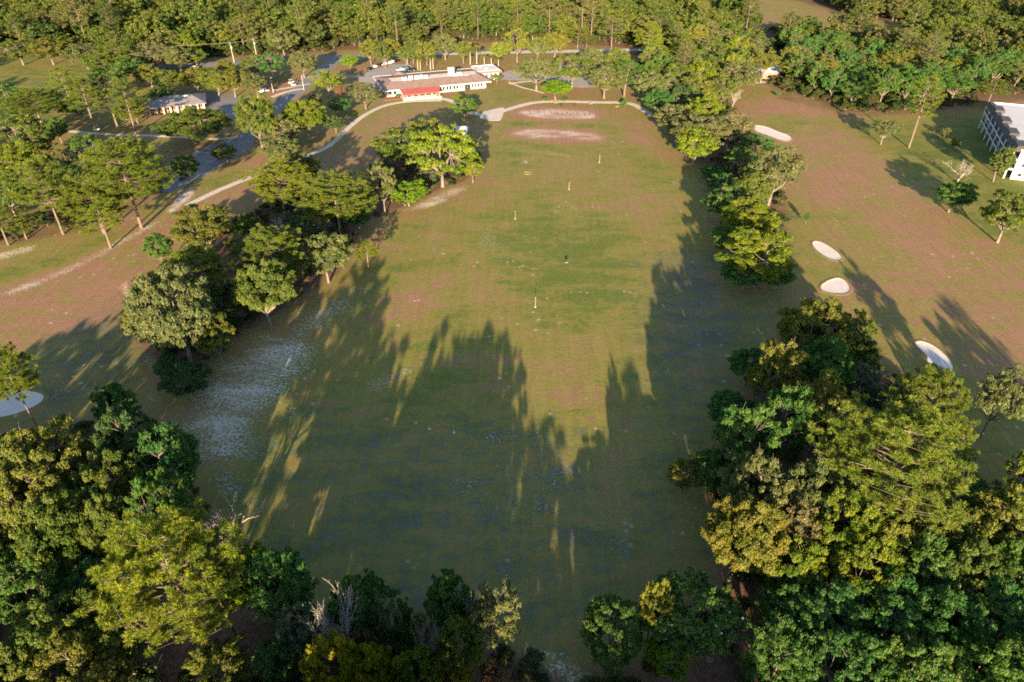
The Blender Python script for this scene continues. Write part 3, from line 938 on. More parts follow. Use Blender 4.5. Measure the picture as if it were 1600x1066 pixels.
T('oak', 180, 268, 56, 'green oak left of the tallest pine trunk', g, 'green', h=13)
T('oak', 110, 280, 50, 'shaded oak behind the yellow-green pine', g, 'green', h=12)
T('oak', 440, 232, 60, 'olive oak hanging over the cart path', g, 'moss', h=11)
T('oak', 470, 262, 56, 'green oak just below the cart path', g, 'olive', h=12)

g = 'trees round the clubhouse'
T('oak', 573, 146, 46, 'round grey-green tree at the left end of the clubhouse', g, 'moss', base=(572, 170))
T('oak', 728, 166, 40, 'dark round tree on the lawn before the clubhouse', g, 'green', base=(726, 184))
T('oak', 716, 152, 16, 'small bush behind the dark lawn tree', g, 'yellow', h=4)
T('oak', 578, 78, 40, 'oak behind the parked dark cars', g, 'gold', base=(580, 101))
T('oak', 613, 76, 42, 'oak behind the parked white car', g, 'gold', base=(612, 98))
T('oak', 644, 76, 30, 'slim oak at the end of the car park', g, 'olive', h=13)
T('oak', 697, 70, 46, 'olive oak standing on the lawn behind the clubhouse', g, 'moss', base=(696, 94))
for k, (x, y, t) in enumerate(((653, 108, 'leftmost palm behind the clubhouse roof'), (657, 109, 'second palm behind the clubhouse roof'), (673, 108, 'third palm behind the clubhouse roof'), (677, 107, 'fourth palm behind the clubhouse roof'), (735, 100, 'tall palm behind the white clubhouse roof'), (745, 99, 'tallest palm behind the white clubhouse roof'), (757, 101, 'short palm beside the tallest one'), (768, 101, 'shorter palm above the white roof edge'), (779, 103, 'last palm of the row behind the white roof'))):
    b = G(x, y + 1)
    plant('palm', b, random.uniform(2.0, 2.6), (8, 7.6, 8.2, 7.8, 9.5, 10, 6, 5.5, 5)[k], t, 'palms behind the clubhouse', 'gold')
T('sparse', 776, 122, 20, 'thin shrub tree at the right end of the clubhouse', g, 'olive', h=4.5)
T('hero', 866, 139, 50, 'bright lime-green dome-shaped tree by the practice tee', g, 'lime', base=(868, 156), h=9)
T('sparse', 838, 112, 84, 'widest spreading oak with pale limbs behind the lime tree', g, 'moss', base=(838, 142))
T('oak', 893, 108, 70, 'olive oak right of the widest oak, over the car park', g, 'olive', base=(893, 138))
T('oak', 942, 124, 62, 'grey-olive oak with a white lower trunk behind the path', g, 'moss', base=(944, 154))
T('pine', 980, 112, 52, 'dark green pine with reddish trunk behind the path', g, 'green', base=(975, 152))
T('oak', 1008, 132, 56, 'moss-grey oak at the right end of the cart path', g, 'moss', base=(1012, 162))
T('oak', 810, 66, 42, 'golden round tree beside the pale road', g, 'gold', base=(808, 98))
T('oak', 866, 66, 50, 'golden oak with pale limbs at the pale road', g, 'gold', base=(866, 90))
T('pine', 901, 52, 34, 'yellowish pine with bare trunk above the pale road', g, 'yellow', base=(902, 76))
T('pine', 914, 62, 30, 'slim pine right of the yellowish one', g, 'moss', base=(916, 78))
T('pine', 955, 40, 34, 'tall pine with pale trunk above the pale road end', g, 'moss', base=(955, 76))
T('oak', 634, 84, 30, 'small oak between the car park and the pale road', g, 'olive', h=10)
T('oak', 666, 80, 34, 'oak standing over the pale road behind the palms', g, 'gold', h=12)
T('oak', 724, 78, 32, 'oak covering the pale road right of the lawn oak', g, 'olive', h=12)
T('oak', 780, 78, 30, 'round oak on the pale road left of the golden tree', g, 'yellow', h=11)
T('oak', 840, 74, 36, 'olive oak between the two golden trees on the pale road', g, 'olive', h=12)
T('oak', 925, 92, 44, 'olive oak above the grey-olive oak by the path', g, 'moss', h=13)
T('oak', 965, 92, 46, 'oak behind the dark green pine', g, 'olive', h=13)
T('oak', 600, 84, 30, 'slim oak between the two car park oaks', g, 'olive', h=12)
T('shrub', 977, 161, 14, 'small round bush beside the cart path bend', g, 'deep', h=3.4)

g = 'trees between the range and the right fairway'
T('sparse', 1092, 205, 96, 'wide oak with twisting pale limbs at the range corner', g, 'moss', h=15.6)
T('sparse', 1140, 200, 87, 'grey limbed oak next to the long curved bunker', g, 'tan', h=14.4)
T('oak', 1100, 176, 71, 'yellow-green oak behind the twisting oak', g, 'yellow', h=15.6)
T('oak', 1052, 184, 59, 'thin moss-grey oak at the upper range corner', g, 'moss', base=(1050, 214))
T('oak', 1030, 158, 52, 'dark oak in shade beside the cart path end', g, 'deep', h=12)
T('oak', 1072, 150, 57, 'dark green oak behind the range corner', g, 'dark', h=13.2)
T('oak', 1122, 234, 71, 'green oak with a leaning pale trunk below the twisting oak', g, 'yellow', base=(1082, 256), h=13.2)
T('oak', 1112, 268, 39, 'low round bush at the shaded range edge', g, 'deep', h=5)
T('sparse', 1212, 266, 96, 'large grey oak standing towards the right fairway', g, 'moss', base=(1200, 322))
T('oak', 1180, 225, 57, 'dark round tree below the long curved bunker', g, 'deep', h=8)
T('oak', 1140, 320, 73, 'green oak at the top of the lower tree clump', g, 'green', h=13.2)
T('hero', 1172, 345, 96, 'olive oak in the middle of the lower tree clump', g, 'yellow', h=14.4)
T('hero', 1190, 398, 119, 'bushy golden-green oak at the end of the clump by the bunkers', g, 'yellow', h=15.6)
T('oak', 1165, 425, 75, 'dark ivy-covered tree on the shaded side of the clump', g, 'deep', h=8)
T('oak', 1145, 372, 66, 'dark oak on the range side of the lower clump', g, 'green', h=9)
T('oak', 1212, 430, 57, 'low green tree at the foot of the golden-green oak', g, 'green', h=7)
T('oak', 1060, 120, 59, 'olive oak around the grey roof in the trees', g, 'olive', h=15.6)
T('oak', 1096, 116, 59, 'yellow-green oak right of the grey roof', g, 'yellow', h=15.6)
T('oak', 1155, 118, 64, 'dull oak left of the blue-grey roof', g, 'moss', h=15.6)
T('sparse', 1190, 98, 50, 'thin white-trunked tree before the blue-grey roof', g, 'gold', base=(1188, 130))
T('dead', 1143, 148, 22, 'bare pale trunk with stubs beside the dry green', g, base=(1144, 170), h=9)
T('oak', 1128, 140, 57, 'olive oak left of the bare pale trunk', g, 'olive', h=13.2)
T('oak', 1085, 140, 57, 'olive oak between the grey roof and the range corner', g, 'gold', h=14.4)
T('shrub', 1213, 146, 10, 'small green bush on the reddish bank', g, 'deep', base=(1214, 150))

T('oak', 1130, 290, 50, 'dark oak filling the gap above the lower clump', g, 'deep', h=10)
T('hero', 1175, 300, 60, 'olive oak left of the large grey oak', g, 'olive', h=13)
T('oak', 1085, 230, 46, 'shaded oak on the range side of the twisting oak', g, 'green', h=10)
T('oak', 1160, 250, 50, 'dark oak behind the large grey oak', g, 'green', h=11)
T('oak', 1040, 135, 50, 'olive oak above the dark oak at the path end', g, 'moss', h=14)

g = 'trees by the apartment building'
T('pine', 1441, 150, 46, 'tall pine with long bare tan trunk on the right lawn', g, 'pine', base=(1420, 231))
T('sparse', 1374, 202, 46, 'grey-green thin oak in front of the right forest edge', g, 'moss', base=(1376, 226))
T('dead', 1496, 264, 52, 'bleached bare tree on the lawn before the apartment building', g, base=(1496, 286))
T('oak', 1490, 304, 60, 'dark round oak on the right lawn', g, 'green', base=(1482, 332))
T('hero', 1572, 334, 84, 'full green oak at the right edge', g, 'olive', base=(1558, 379))
T('oak', 1548, 252, 38, 'small oak leaning by the apartment corner', g, 'olive', base=(1552, 284))
T('oak', 1478, 206, 14, 'small bush on the right lawn above the other', g, 'gold', h=4)
T('oak', 1494, 224, 16, 'small bush on the right lawn beside the shadow', g, 'yellow', h=4)
T('oak', 1261, 341, 9, 'tiny lone tree on the right fairway', g, 'deep', base=(1258, 351), h=4)
T('pine', 1562, 135, 36, 'pine with bare limbs behind the apartment roof', g, 'pine', base=(1542, 165))
T('sparse', 1566, 622, 84, 'leaning thin pine-like tree at the right edge below the fairway', g, 'moss', base=(1532, 684))
T('oak', 1600, 738, 50, 'yellow-green tree cut by the right edge', g, 'yellow', h=11)

g = 'trees of the near right wood'
T('hero', 1268, 520, 112, 'golden oak at the top end of the near right wood', g, 'gold', h=17)
T('oak', 1330, 520, 60, 'olive oak at the wood corner nearest the rounded bunker', g, 'olive', h=13)
T('hero', 1208, 590, 90, 'gold-tipped oak on the range side of the wood top', g, 'gold', h=19)
T('oak', 1172, 570, 64, 'deep green shaded oak at the range edge of the wood', g, 'deep', h=9)
T('hero', 1290, 580, 90, 'dark green oak behind the gold-tipped one', g, 'deep', h=17)
T('sparse', 1345, 602, 70, 'blue-grey thin oak inside the wood', g, 'grey', h=13)
T('oak', 1345, 556, 60, 'olive oak near the strip of turf before the crescent bunker', g, 'olive', h=12)
T('hero', 1284, 650, 92, 'bright golden oak in the middle of the near right wood', g, 'gold', h=19)
T('hero', 1228, 668, 96, 'green oak left of the bright golden one', g, 'green', h=20)
T('oak', 1140, 640, 76, 'dark oak spilling onto the range', g, 'deep', h=9)
T('hero', 1165, 690, 108, 'mid-green oak with lit tips at the range edge', g, 'green', h=18)
T('oak', 1070, 740, 60, 'low lit branch tree reaching furthest into the range', g, 'gold', h=7)
T('oak', 1115, 735, 76, 'green oak behind the furthest reaching tree', g, 'green', h=9)
T('hero', 1185, 775, 122, 'olive-gold oak with bare twigs above the large golden oak', g, 'moss', h=19)
T('hero', 1160, 838, 128, 'large golden oak on the bottom right range corner', g, 'gold', h=19)
T('broad_pine', 1450, 640, 104, 'flat-topped pine beside the crescent bunker', g, 'pine', h=22)
T('pine', 1440, 690, 76, 'slender pine below the flat-topped one', g, 'pine', h=19)
T('broad_pine', 1400, 712, 176, 'largest pine with layered yellow tufts in the right wood', g, 'pine', h=24)
T('hero', 1390, 640, 72, 'grey-olive oak between the pines and the golden oak', g, 'grey', h=13)
T('hero', 1278, 778, 120, 'olive oak left of the largest pine', g, 'moss', h=18)
T('oak', 1330, 720, 80, 'dark oak in shade left of the largest pine', g, 'deep', h=11)
T('pine', 1496, 702, 52, 'narrow yellow pine at the fairway edge of the wood', g, 'yellow', h=15)
T('hero', 1240, 835, 90, 'tan-gold oak left of the yellow oak at lower right', g, 'tan', h=15)
T('hero', 1318, 832, 112, 'brightest yellow oak at lower right', g, 'yellow', h=17)
T('hero', 1392, 832, 84, 'gold oak right of the brightest yellow one', g, 'gold', h=16)
T('hero', 1458, 828, 92, 'olive oak below the largest pine', g, 'olive', h=15)
T('hero', 1558, 826, 116, 'golden-olive oak at the right edge of the wood', g, 'gold', h=16)
T('oak', 1500, 768, 70, 'dark oak at the fairway side below the narrow pine', g, 'deep', h=9)
T('hero', 1240, 890, 92, 'yellow-green oak under the tan-gold one', g, 'yellow', h=14)
T('hero', 1345, 892, 112, 'yellow-green oak under the brightest yellow oak', g, 'yellow', h=15)
T('hero', 1438, 896, 108, 'grey-green oak in half shade at lower right', g, 'green', h=14)
T('hero', 1514, 886, 104, 'half-lit oak right of the grey-green one', g, 'olive', h=14)
T('hero', 1590, 900, 100, 'shaded oak cut by the lower right edge', g, 'green', h=13)
for x, y, w_, tt, hh, lab in ((1290, 972, 140, 'deep', 12, 'wide deep green oak in the dark part of the wood'), (1392, 968, 140, 'deep', 13, 'second deep green oak from the left in the dark wood'),
        (1480, 970, 130, 'deep', 13, 'deep green oak in the middle of the dark wood'), (1568, 975, 120, 'deep', 12, 'deep green oak at the right end of the dark wood'),
        (1225, 958, 84, 'green', 11, 'green oak beside the magnolia'), (1216, 1030, 110, 'green', 13, 'bushy green oak right of the red dirt'),
        (1318, 1046, 130, 'deep', 13, 'deep green oak at the bottom of the dark wood'), (1425, 1046, 130, 'green', 14, 'lit-topped oak at the bottom of the dark wood'),
        (1525, 1050, 120, 'green', 13, 'dark oak near the bottom right corner'), (1600, 1052, 100, 'green', 13, 'oak in the bottom right corner')):
    T('hero', x, y, w_, lab, g, tt, h=hh)

g = 'trees along the bottom edge'
T('hero', 958, 990, 116, 'yellow-green tree left of the magnolia', g, 'green', h=10)
mag = T('magnolia', 1088, 962, 138, 'dense magnolia with white blossoms at the bottom', g, 'green', h=12)
T('hero', 1022, 950, 52, 'golden tree between the magnolia and its left neighbour', g, 'gold', h=15)
T('oak', 1045, 1026, 70, 'green tree below the magnolia', g, 'lime', h=8)
T('sparse', 772, 965, 88, 'feathery olive tree above the sandy streak', g, 'moss', h=17)
T('oak', 700, 950, 84, 'dark leafy tree left of the feathery olive tree', g, 'deep', h=15)
T('hero', 720, 1010, 84, 'olive tree below the feathery one', g, 'olive', h=15)
T('oak', 612, 968, 62, 'dull thin tree in the middle of the bottom thicket', g, 'dark', h=14)
T('oak', 556, 945, 96, 'dark tree behind the bare bleached tree', g, 'deep', h=13)
T('dead', 528, 985, 84, 'bare bleached tree in the bottom thicket', g, h=16)
T('dead', 668, 1020, 50, 'small bare tree among the yellow flowering bushes', g, h=14)
T('dead', 735, 955, 40, 'bare forked branch beside the feathery tree', g, h=15)
T('oak', 466, 985, 66, 'grey-green tree left of the bare bleached tree', g, 'grey', h=14)
T('hero', 520, 1042, 96, 'bright yellow flowering tree at the bottom', g, 'bright', h=13)
T('hero', 578, 1056, 80, 'second bright yellow flowering tree', g, 'bright', h=12)
T('oak', 655, 1056, 76, 'yellow-green tree at the bottom edge', g, 'yellow', h=13)
T('oak', 712, 1058, 60, 'yellow bush tree under the olive tree', g, 'bright', h=8)
T('oak', 766, 1052, 34, 'rust brown small tree at the bottom edge', g, 'rust', h=7)
T('oak', 640, 1000, 56, 'rusty olive tree above the yellow bushes', g, 'olive', h=9)
T('oak', 437, 1030, 76, 'dark green tree in the bottom gap', g, 'deep', h=9)

g = 'trees of the near left wood'
T('hero', 90, 720, 124, 'large golden oak at the top of the near left wood', g, 'gold', h=19)
T('oak', 184, 640, 64, 'dark pointed tree at the tip of the near left wood', g, 'deep', h=14)
T('hero', 206, 698, 108, 'dark oak right of the large golden one', g, 'dark', h=18)
T('hero', 262, 728, 104, 'dark green oak beside the white sandy patch', g, 'deep', h=18)
T('hero', 56, 778, 116, 'olive-gold oak at the left below the large golden one', g, 'gold', h=19)
T('hero', 172, 768, 108, 'golden oak in the middle of the near left wood', g, 'olive', h=18)
T('hero', 255, 800, 92, 'dark oak with lit twigs above the dead tree', g, 'green', h=18)
T('hero', 90, 838, 124, 'broad olive oak left of the great pine', g, 'olive', h=19)
T('hero', 2, 735, 70, 'oak cut by the left edge beside the golden one', g, 'green', h=18)
T('hero', 4, 830, 76, 'yellowish oak cut by the left edge', g, 'olive', h=13)
T('hero', 168, 830, 80, 'olive oak directly above the great pine', g, 'olive', h=18)
T('broad_pine', 262, 888, 190, 'great spreading pine with dense tufts at lower left', g, 'yellow', h=23)
T('pine', 330, 900, 96, 'second pine joined to the great spreading one', g, 'pine', h=20)
T('dead', 346, 812, 104, 'bare pale dead tree at the edge of the range', g, base=(374, 862))
T('hero', 392, 905, 90, 'bright green leafy tree right of the great pine', g, 'lime', h=13)
T('hero', 440, 915, 96, 'deep green tree spilling onto the shaded range', g, 'deep', h=15)
T('broad_pine', 12, 582, 62, 'pine cut by the left edge above the grey bunker', g, 'yellow', h=17)
for x, y, w_, tt, hh, lab in ((55, 930, 120, 'green', 13, 'shaded green oak left of the great pine trunks'), (150, 925, 100, 'deep', 12, 'deep green oak under the great pine'),
        (85, 990, 128, 'olive', 14, 'half-lit oak near the bottom left corner'), (182, 990, 110, 'olive', 13, 'half-lit oak beside the dark clearing'),
        (130, 1052, 150, 'gold', 13, 'golden-topped oak at the bottom left'), (20, 1052, 100, 'olive', 14, 'oak in the bottom left corner'), (345, 1045, 104, 'gold', 9, 'golden rounded tree at the bottom in the clearing'),
        (0, 900, 80, 'green', 12, 'dark oak cut by the left edge below the yellowish one')):
    T('hero', x, y, w_, lab, g, tt, h=hh)

# magnolia blossoms
bl = MB()
for k in range(7):
    a = k * math.pi * 2 / 7
    d = Vector((math.cos(a), math.sin(a), 0)); s = Vector((-d.y, d.x, 0))
    bl.add([(0, 0, 0), d * .10 + s * .06 + Vector((0, 0, .05)), d * .20 + Vector((0, 0, .13)), d * .10 - s * .06 + Vector((0, 0, .05))], [(0, 1, 2, 3)])
blm = bl.mesh('blossom', M['petal'])
mc = [c for c in mag.children if c.name.startswith('crown')][0]
rb = random.Random(5)
vs = mc.data.vertices
for k in range(16):
    while True:
        v = vs[rb.randrange(len(vs))].co
        if v.z > 7 and v.length > 8: break
    o = link('blossom', blm, mag)
    o.location = (v.x * mc.scale.x * 1.03, v.y * mc.scale.y * 1.03, v.z * mc.scale.z + .12)
    o.rotation_euler = (rb.uniform(-.5, .5), rb.uniform(-.5, .5), rb.uniform(0, 6))

# ------------------------------------------------------------------ woods: nearest trees singly, the rest as one mass
def scatter(poly, holes, spacing, seed):
    r = np.random.default_rng(seed)
    P = [G(*p) for p in poly]
    xs = [p.x for p in P]; ys = [p.y for p in P]
    nx_, ny_ = int((max(xs) - min(xs)) / spacing), int((max(ys) - min(ys)) / spacing)
    gx_, gy_ = np.meshgrid(np.arange(nx_), np.arange(ny_))
    x = min(xs) + (gx_.ravel() + .5 * (gy_.ravel() % 2) + r.uniform(-.36, .36, gx_.size)) * spacing
    y = min(ys) + (gy_.ravel() + r.uniform(-.36, .36, gx_.size)) * spacing
    k = sdist(x, y, P) > 0
    for h in holes: k &= sdist(x, y, [G(*p) for p in h]) < 0
    return list(zip(x[k], y[k]))

HOLES = [[(1195, -8), (1245, -8), (1345, 30), (1445, 40), (1465, 62), (1400, 70), (1290, 66), (1200, 46)],
         [(1075, -30), (1180, -30), (1210, 18), (1195, 50), (1120, 26)],
         [(1024, 96), (1060, 96), (1060, 122), (1024, 122)], [(1185, 96), (1225, 96), (1225, 132), (1185, 132)],
         [(-200, 86), (120, 86), (205, 118), (210, 140), (100, 200), (-200, 200)],
         [(1530, -14), (1600, -14), (1600, 14), (1530, 14)]]
WOODS = [
    ('left road wood', [(-260, -40), (-260, 84), (0, 84), (130, 82), (200, 100), (300, 96), (330, 92), (440, 85), (525, 80), (530, -40)], 9.8),
    ('clubhouse wood', [(530, -40), (530, 74), (620, 76), (700, 64), (800, 64), (960, 68), (1010, 78), (1100, 66), (1190, 56), (1190, -40)], 9.8),
    ('range corner grove', [(1000, 84), (1010, 138), (1050, 150), (1150, 140), (1165, 112), (1200, 92), (1195, 62), (1100, 70), (1010, 82)], 11),
    ('apartment wood', [(1212, 60), (1216, 142), (1290, 160), (1330, 178), (1440, 172), (1500, 156), (1545, 150), (1640, 146), (1860, 140), (1860, -40), (1190, -40), (1190, 40)], 9.8),
]
pts = []
hand = [o for o in COL.objects if o.parent is None and o.name.split('.')[0].endswith('_tree')]
hx = np.array([(o.location.x, o.location.y) for o in hand])
for name, poly, sp in WOODS:
    for x, y in scatter(poly, HOLES, sp, len(name)):
        if np.min(np.hypot(hx[:, 0] - x, hx[:, 1] - y)) < 6.5: continue
        u, v_, _ = proj((x, y, 10))
        pts.append((math.hypot(x, y), x, y, name, -30 < u < 1630 and v_ > -10))
pts.sort()
rs = random.Random(3)
far_pts = []
single = 0
NSINGLE = 112
ORD = 'leftmost second third fourth fifth sixth seventh eighth ninth tenth eleventh twelfth thirteenth fourteenth fifteenth sixteenth seventeenth eighteenth nineteenth twentieth'.split()
ROWS = 'front second third fourth fifth sixth seventh eighth ninth tenth eleventh twelfth'.split()
TWORD = {'olive': 'olive', 'gold': 'golden', 'green': 'green', 'moss': 'grey-olive', 'yellow': 'yellow-green', 'tan': 'tan', 'deep': 'deep green', 'pine': 'yellow-green'}
chosen = {}
for dist, x, y, name, seen in pts:
    pine = rs.random() < .13
    big = rs.uniform(.75, 1.4)
    if seen and single < NSINGLE:
        single += 1
        chosen.setdefault(name, []).append((dist, x, y, pine, big))
    else:
        far_pts.append((x, y, 0 if not pine else 1, big, rs.uniform(0, 6.28)))
for name, L_ in chosen.items():
    L_.sort()
    for r0 in range(0, len(L_), 16):
        for q, (dist, x, y, pine, big) in enumerate(sorted(L_[r0:r0 + 16], key=lambda e: proj((e[1], e[2], 8))[0])):
            row = ROWS[r0 // 16]
            tint = rs.choice(['olive', 'olive', 'gold', 'green', 'moss', 'yellow', 'tan']) if 'apartment' not in name else rs.choice(['green', 'olive', 'green', 'deep', 'moss', 'gold'])
            if pine: tint = rs.choice(['pine', 'moss', 'yellow'])
            where = 'leftmost' if q == 0 else ORD[q] + ' from the left'
            lab = '%s %s, %s in the %s row of the %s' % (TWORD[tint], 'pine' if pine else 'oak', where, row, name)
            if pine: plant('pine', (x, y), 4.8 * big, 20 * rs.uniform(.9, 1.1), lab, 'trees of the ' + name, tint)
            else: plant(rs.choice(['oak', 'oak', 'sparse']), (x, y), 6.8 * big, 14 * rs.uniform(.8, 1.2), lab, 'trees of the ' + name, tint)
# the woods go on to the horizon and behind the viewer
for x, y in scatter([(-900, -122), (2500, -122), (1900, -40), (-300, -40)], [], 13.0, 5): far_pts.append((x, y, 0 if rs.random() < .8 else 1, rs.uniform(.9, 1.3), rs.uniform(0, 6.28)))
print('single', single, 'far', len(far_pts))

def far_shrub(k):
    s = shrub_proto(121 + k, per=300, size=.13)
    s[1].materials.clear(); s[1].materials.append(M['under_leaf'])
    return s

def mass(name, points, label, kinds=None):
    pc = bpy.data.collections.new(name + '_crowns')
    tc = bpy.data.collections.new(name + '_trunks')
    for i, (tm, cm, R0, H0, _) in enumerate(kinds or FAR_OAK + FAR_PINE):
        pc.objects.link(bpy.data.objects.new('%02d_crown' % i, cm))
        tc.objects.link(bpy.data.objects.new('%02d_trunk' % i, tm))
    n = len(points)
    me = bpy.data.meshes.new(name)
    me.from_pydata([(p[0], p[1], 0) for p in points], [], [])
    a = me.attributes.new('kind_index', 'INT', 'POINT'); a.data.foreach_set('value', [rs.randrange(4) if p[2] == 0 else 4 + rs.randrange(2) if p[2] == 1 else rs.randrange(3) for p in points])
    a = me.attributes.new('size', 'FLOAT_VECTOR', 'POINT')
    sv = []
    for p in points: sv += [p[3], p[3], p[5] if len(p) > 5 else p[3] * rs.uniform(.65, 1.2)]
    a.data.foreach_set('vector', sv)
    a = me.attributes.new('turn', 'FLOAT_VECTOR', 'POINT')
    tv = []
    for p in points: tv += [0, 0, p[4]]
    a.data.foreach_set('vector', tv)
    o = link(name, me)
    tag(o, label, None, kind='stuff')
    ng = bpy.data.node_groups.new(name, 'GeometryNodeTree')
    ng.interface.new_socket('Geometry', in_out='INPUT', socket_type='NodeSocketGeometry')
    ng.interface.new_socket('Geometry', in_out='OUTPUT', socket_type='NodeSocketGeometry')
    N = ng.nodes; L = ng.links
    gi = N.new('NodeGroupInput'); go = N.new('NodeGroupOutput')
    def attr(nm, typ):
        q = N.new('GeometryNodeInputNamedAttribute'); q.data_type = typ; q.inputs['Name'].default_value = nm
        return q.outputs['Attribute']
    jn = N.new('GeometryNodeJoinGeometry')
    for cc in (pc, tc):
        ci = N.new('GeometryNodeCollectionInfo'); ci.inputs['Collection'].default_value = cc
        ci.inputs['Separate Children'].default_value = True; ci.inputs['Reset Children'].default_value = True
        ip = N.new('GeometryNodeInstanceOnPoints'); ip.inputs['Pick Instance'].default_value = True
        L.new(gi.outputs[0], ip.inputs['Points']); L.new(ci.outputs[0], ip.inputs['Instance'])
        L.new(attr('kind_index', 'INT'), ip.inputs['Instance Index'])
        L.new(attr('turn', 'FLOAT_VECTOR'), ip.inputs['Rotation'])
        L.new(attr('size', 'FLOAT_VECTOR'), ip.inputs['Scale'])
        L.new(ip.outputs[0], jn.inputs[0])
    L.new(jn.outputs[0], go.inputs[0])
    md = o.modifiers.new('scatter', 'NODES'); md.node_group = ng
    return o
mass('forest', far_pts, 'dense distant wood of oaks and pines reaching the top edge')

# woods continuing behind the viewer: their long shadows reach into the picture
near = []
rn = random.Random(21)
TIPS = [(300, 800), (420, 770), (470, 640), (520, 560), (560, 505), (600, 500), (655, 522), (700, 502), (735, 500), (772, 560), (800, 622), (850, 618), (880, 680), (920, 640), (950, 562), (985, 560), (1000, 470), (1040, 352), (1110, 330), (1180, 330)]
tan_el = math.tan(SUN_EL)
def along(p): return p[0] * math.cos(SUN_AZ) - p[1] * math.sin(SUN_AZ), p[0] * math.sin(SUN_AZ) + p[1] * math.cos(SUN_AZ)
lim = sorted(along(G(*p)) for p in TIPS)
lx = [q[0] for q in lim]; ly = [q[1] for q in lim]
for iy in range(-9, 40):
    for ix in range(-34, 14):
        x = ix * 10 + (iy % 2) * 5 + rn.uniform(-3.2, 3.2); y = iy * 10 + rn.uniform(-3.2, 3.2)
        out = x < -(72 + max(0, y - 40) * .72)
        if x < -150 and x < -(72 + max(0, y - 40) * .72) - 70: continue
        if y > 34 and not out: continue
        if y > 170 and rn.random() < .35: continue
        a_, s_ = along((x, y))
        k = 0 if rn.random() < .68 else 1
        H0 = 12 if k == 0 else 19
        h = rn.uniform(13, 19) if k == 0 else rn.uniform(17, 23)
        if out:
            if 84 < y < 185: continue
            h = rn.uniform(14, 19)
            if y < 120: h = min(h, (float(np.interp(x, [-110, -98, -90, -80], [112, 128, 145, 150])) - y) * tan_el)
        if a_ > 27: h *= .66 if a_ < 76 else 1.05
        if a_ < -42 and not out: h *= .72
        if -42 <= a_ <= 27:
            m = 7.0 if -5 < a_ < 14 else 4.0
            top = min(float(np.interp(a_ + q, lx, ly)) for q in (-m, 0, m))
            room = (top - s_) * tan_el
            if y > 4: h = min(27, room * (rn.uniform(.86, 1.0) if rn.random() < (.6 if a_ > -17 else .3) else rn.uniform(.25, .5)))
            else: h = min(h, room)
        if h < 5: continue
        big = rn.uniform(.85, 1.15)
        near.append((x, y, k, big if k == 0 else big * .9, rn.uniform(0, 6.28), h / H0))
for x, y in ((-19, 29), (-15, 22), (-13, 30), (-9, 24), (-8, 31)):
    near.append((x, y, 0, rn.uniform(.75, .95), rn.uniform(0, 6.28), (134 - y) * tan_el / 12 * rn.uniform(.95, 1.02)))
for x, y in ((82, 52), (89, 60), (95, 67), (84, 66), (100, 58)):
    near.append((x, y, 0, rn.uniform(.7, .9), rn.uniform(0, 6.28), rn.uniform(1.0, 1.25)))
mass('woodland', near, 'wood below and behind the viewpoint')

# undergrowth below the trees
kk = (zone[:, 2] > .5) & (np.abs(XF) < 205) & (YF > 30) & (YF < 400)
kk &= rng.random(XF.size) < np.where(YF < 140, .20, .14)
for hole in ([(230, 925), (420, 925), (430, 1066), (230, 1066)], [(1060, 1010), (1190, 1010), (1190, 1070), (1060, 1070)], [(1205, 140), (1300, 160), (1300, 174), (1205, 156)]):
    kk &= sdist(XF, YF, [G(*p) for p in hole]) < 0
ug = [(x + rn.uniform(-.7, .7), y + rn.uniform(-.7, .7), 2, rn.uniform(.5, 1.4), rn.uniform(0, 6.28)) for x, y in zip(XF[kk], YF[kk])]
for name, poly, sp in WOODS:
    for x, y in scatter(poly, HOLES, 5.0, len(name) + 3):
        if 48 < proj((x, y, 0))[1] and -40 < proj((x, y, 0))[0] < 1640: ug.append((x, y, 2, rn.uniform(1.0, 2.2), rn.uniform(0, 6.28)))
print('undergrowth', len(ug))
mass('undergrowth', ug, 'low green undergrowth below the trees', [far_shrub(k) for k in range(3)])

# ------------------------------------------------------------------ buildings
def part(name, parent, mat, fn, smooth=False):
    b = MB(); fn(b)
    return b.build(name, mat, parent, smooth)

def boxpart(name, parent, mat, *a): return part(name, parent, mat, lambda b: b.box(*a))

def window(parent, x0, x1, z0, z1, y, mull=2, deep=.12, rows=1):
    """window in a wall facing -y at y: frame with a recessed pane"""
    w = MB()
    fr = .09
    f0, f1 = y - .10, y - .002
    w.box(x0, x1, f0, f1, z0, z0 + fr); w.box(x0, x1, f0, f1, z1 - fr, z1)
    w.box(x0, x0 + fr, f0, f1, z0 + fr, z1 - fr); w.box(x1 - fr, x1, f0, f1, z0 + fr, z1 - fr)
    for k in range(1, mull):
        xm = x0 + (x1 - x0) * k / mull
        w.box(xm - .03, xm + .03, f0 + .01, f1, z0 + fr, z1 - fr)
    o = w.build('window', M['white'], parent)
    MB().box(x0 + .03, x1 - .03, y - .045, y - .004, z0 + .03, z1 - .03).build('pane', M['glass'], o)
    return o

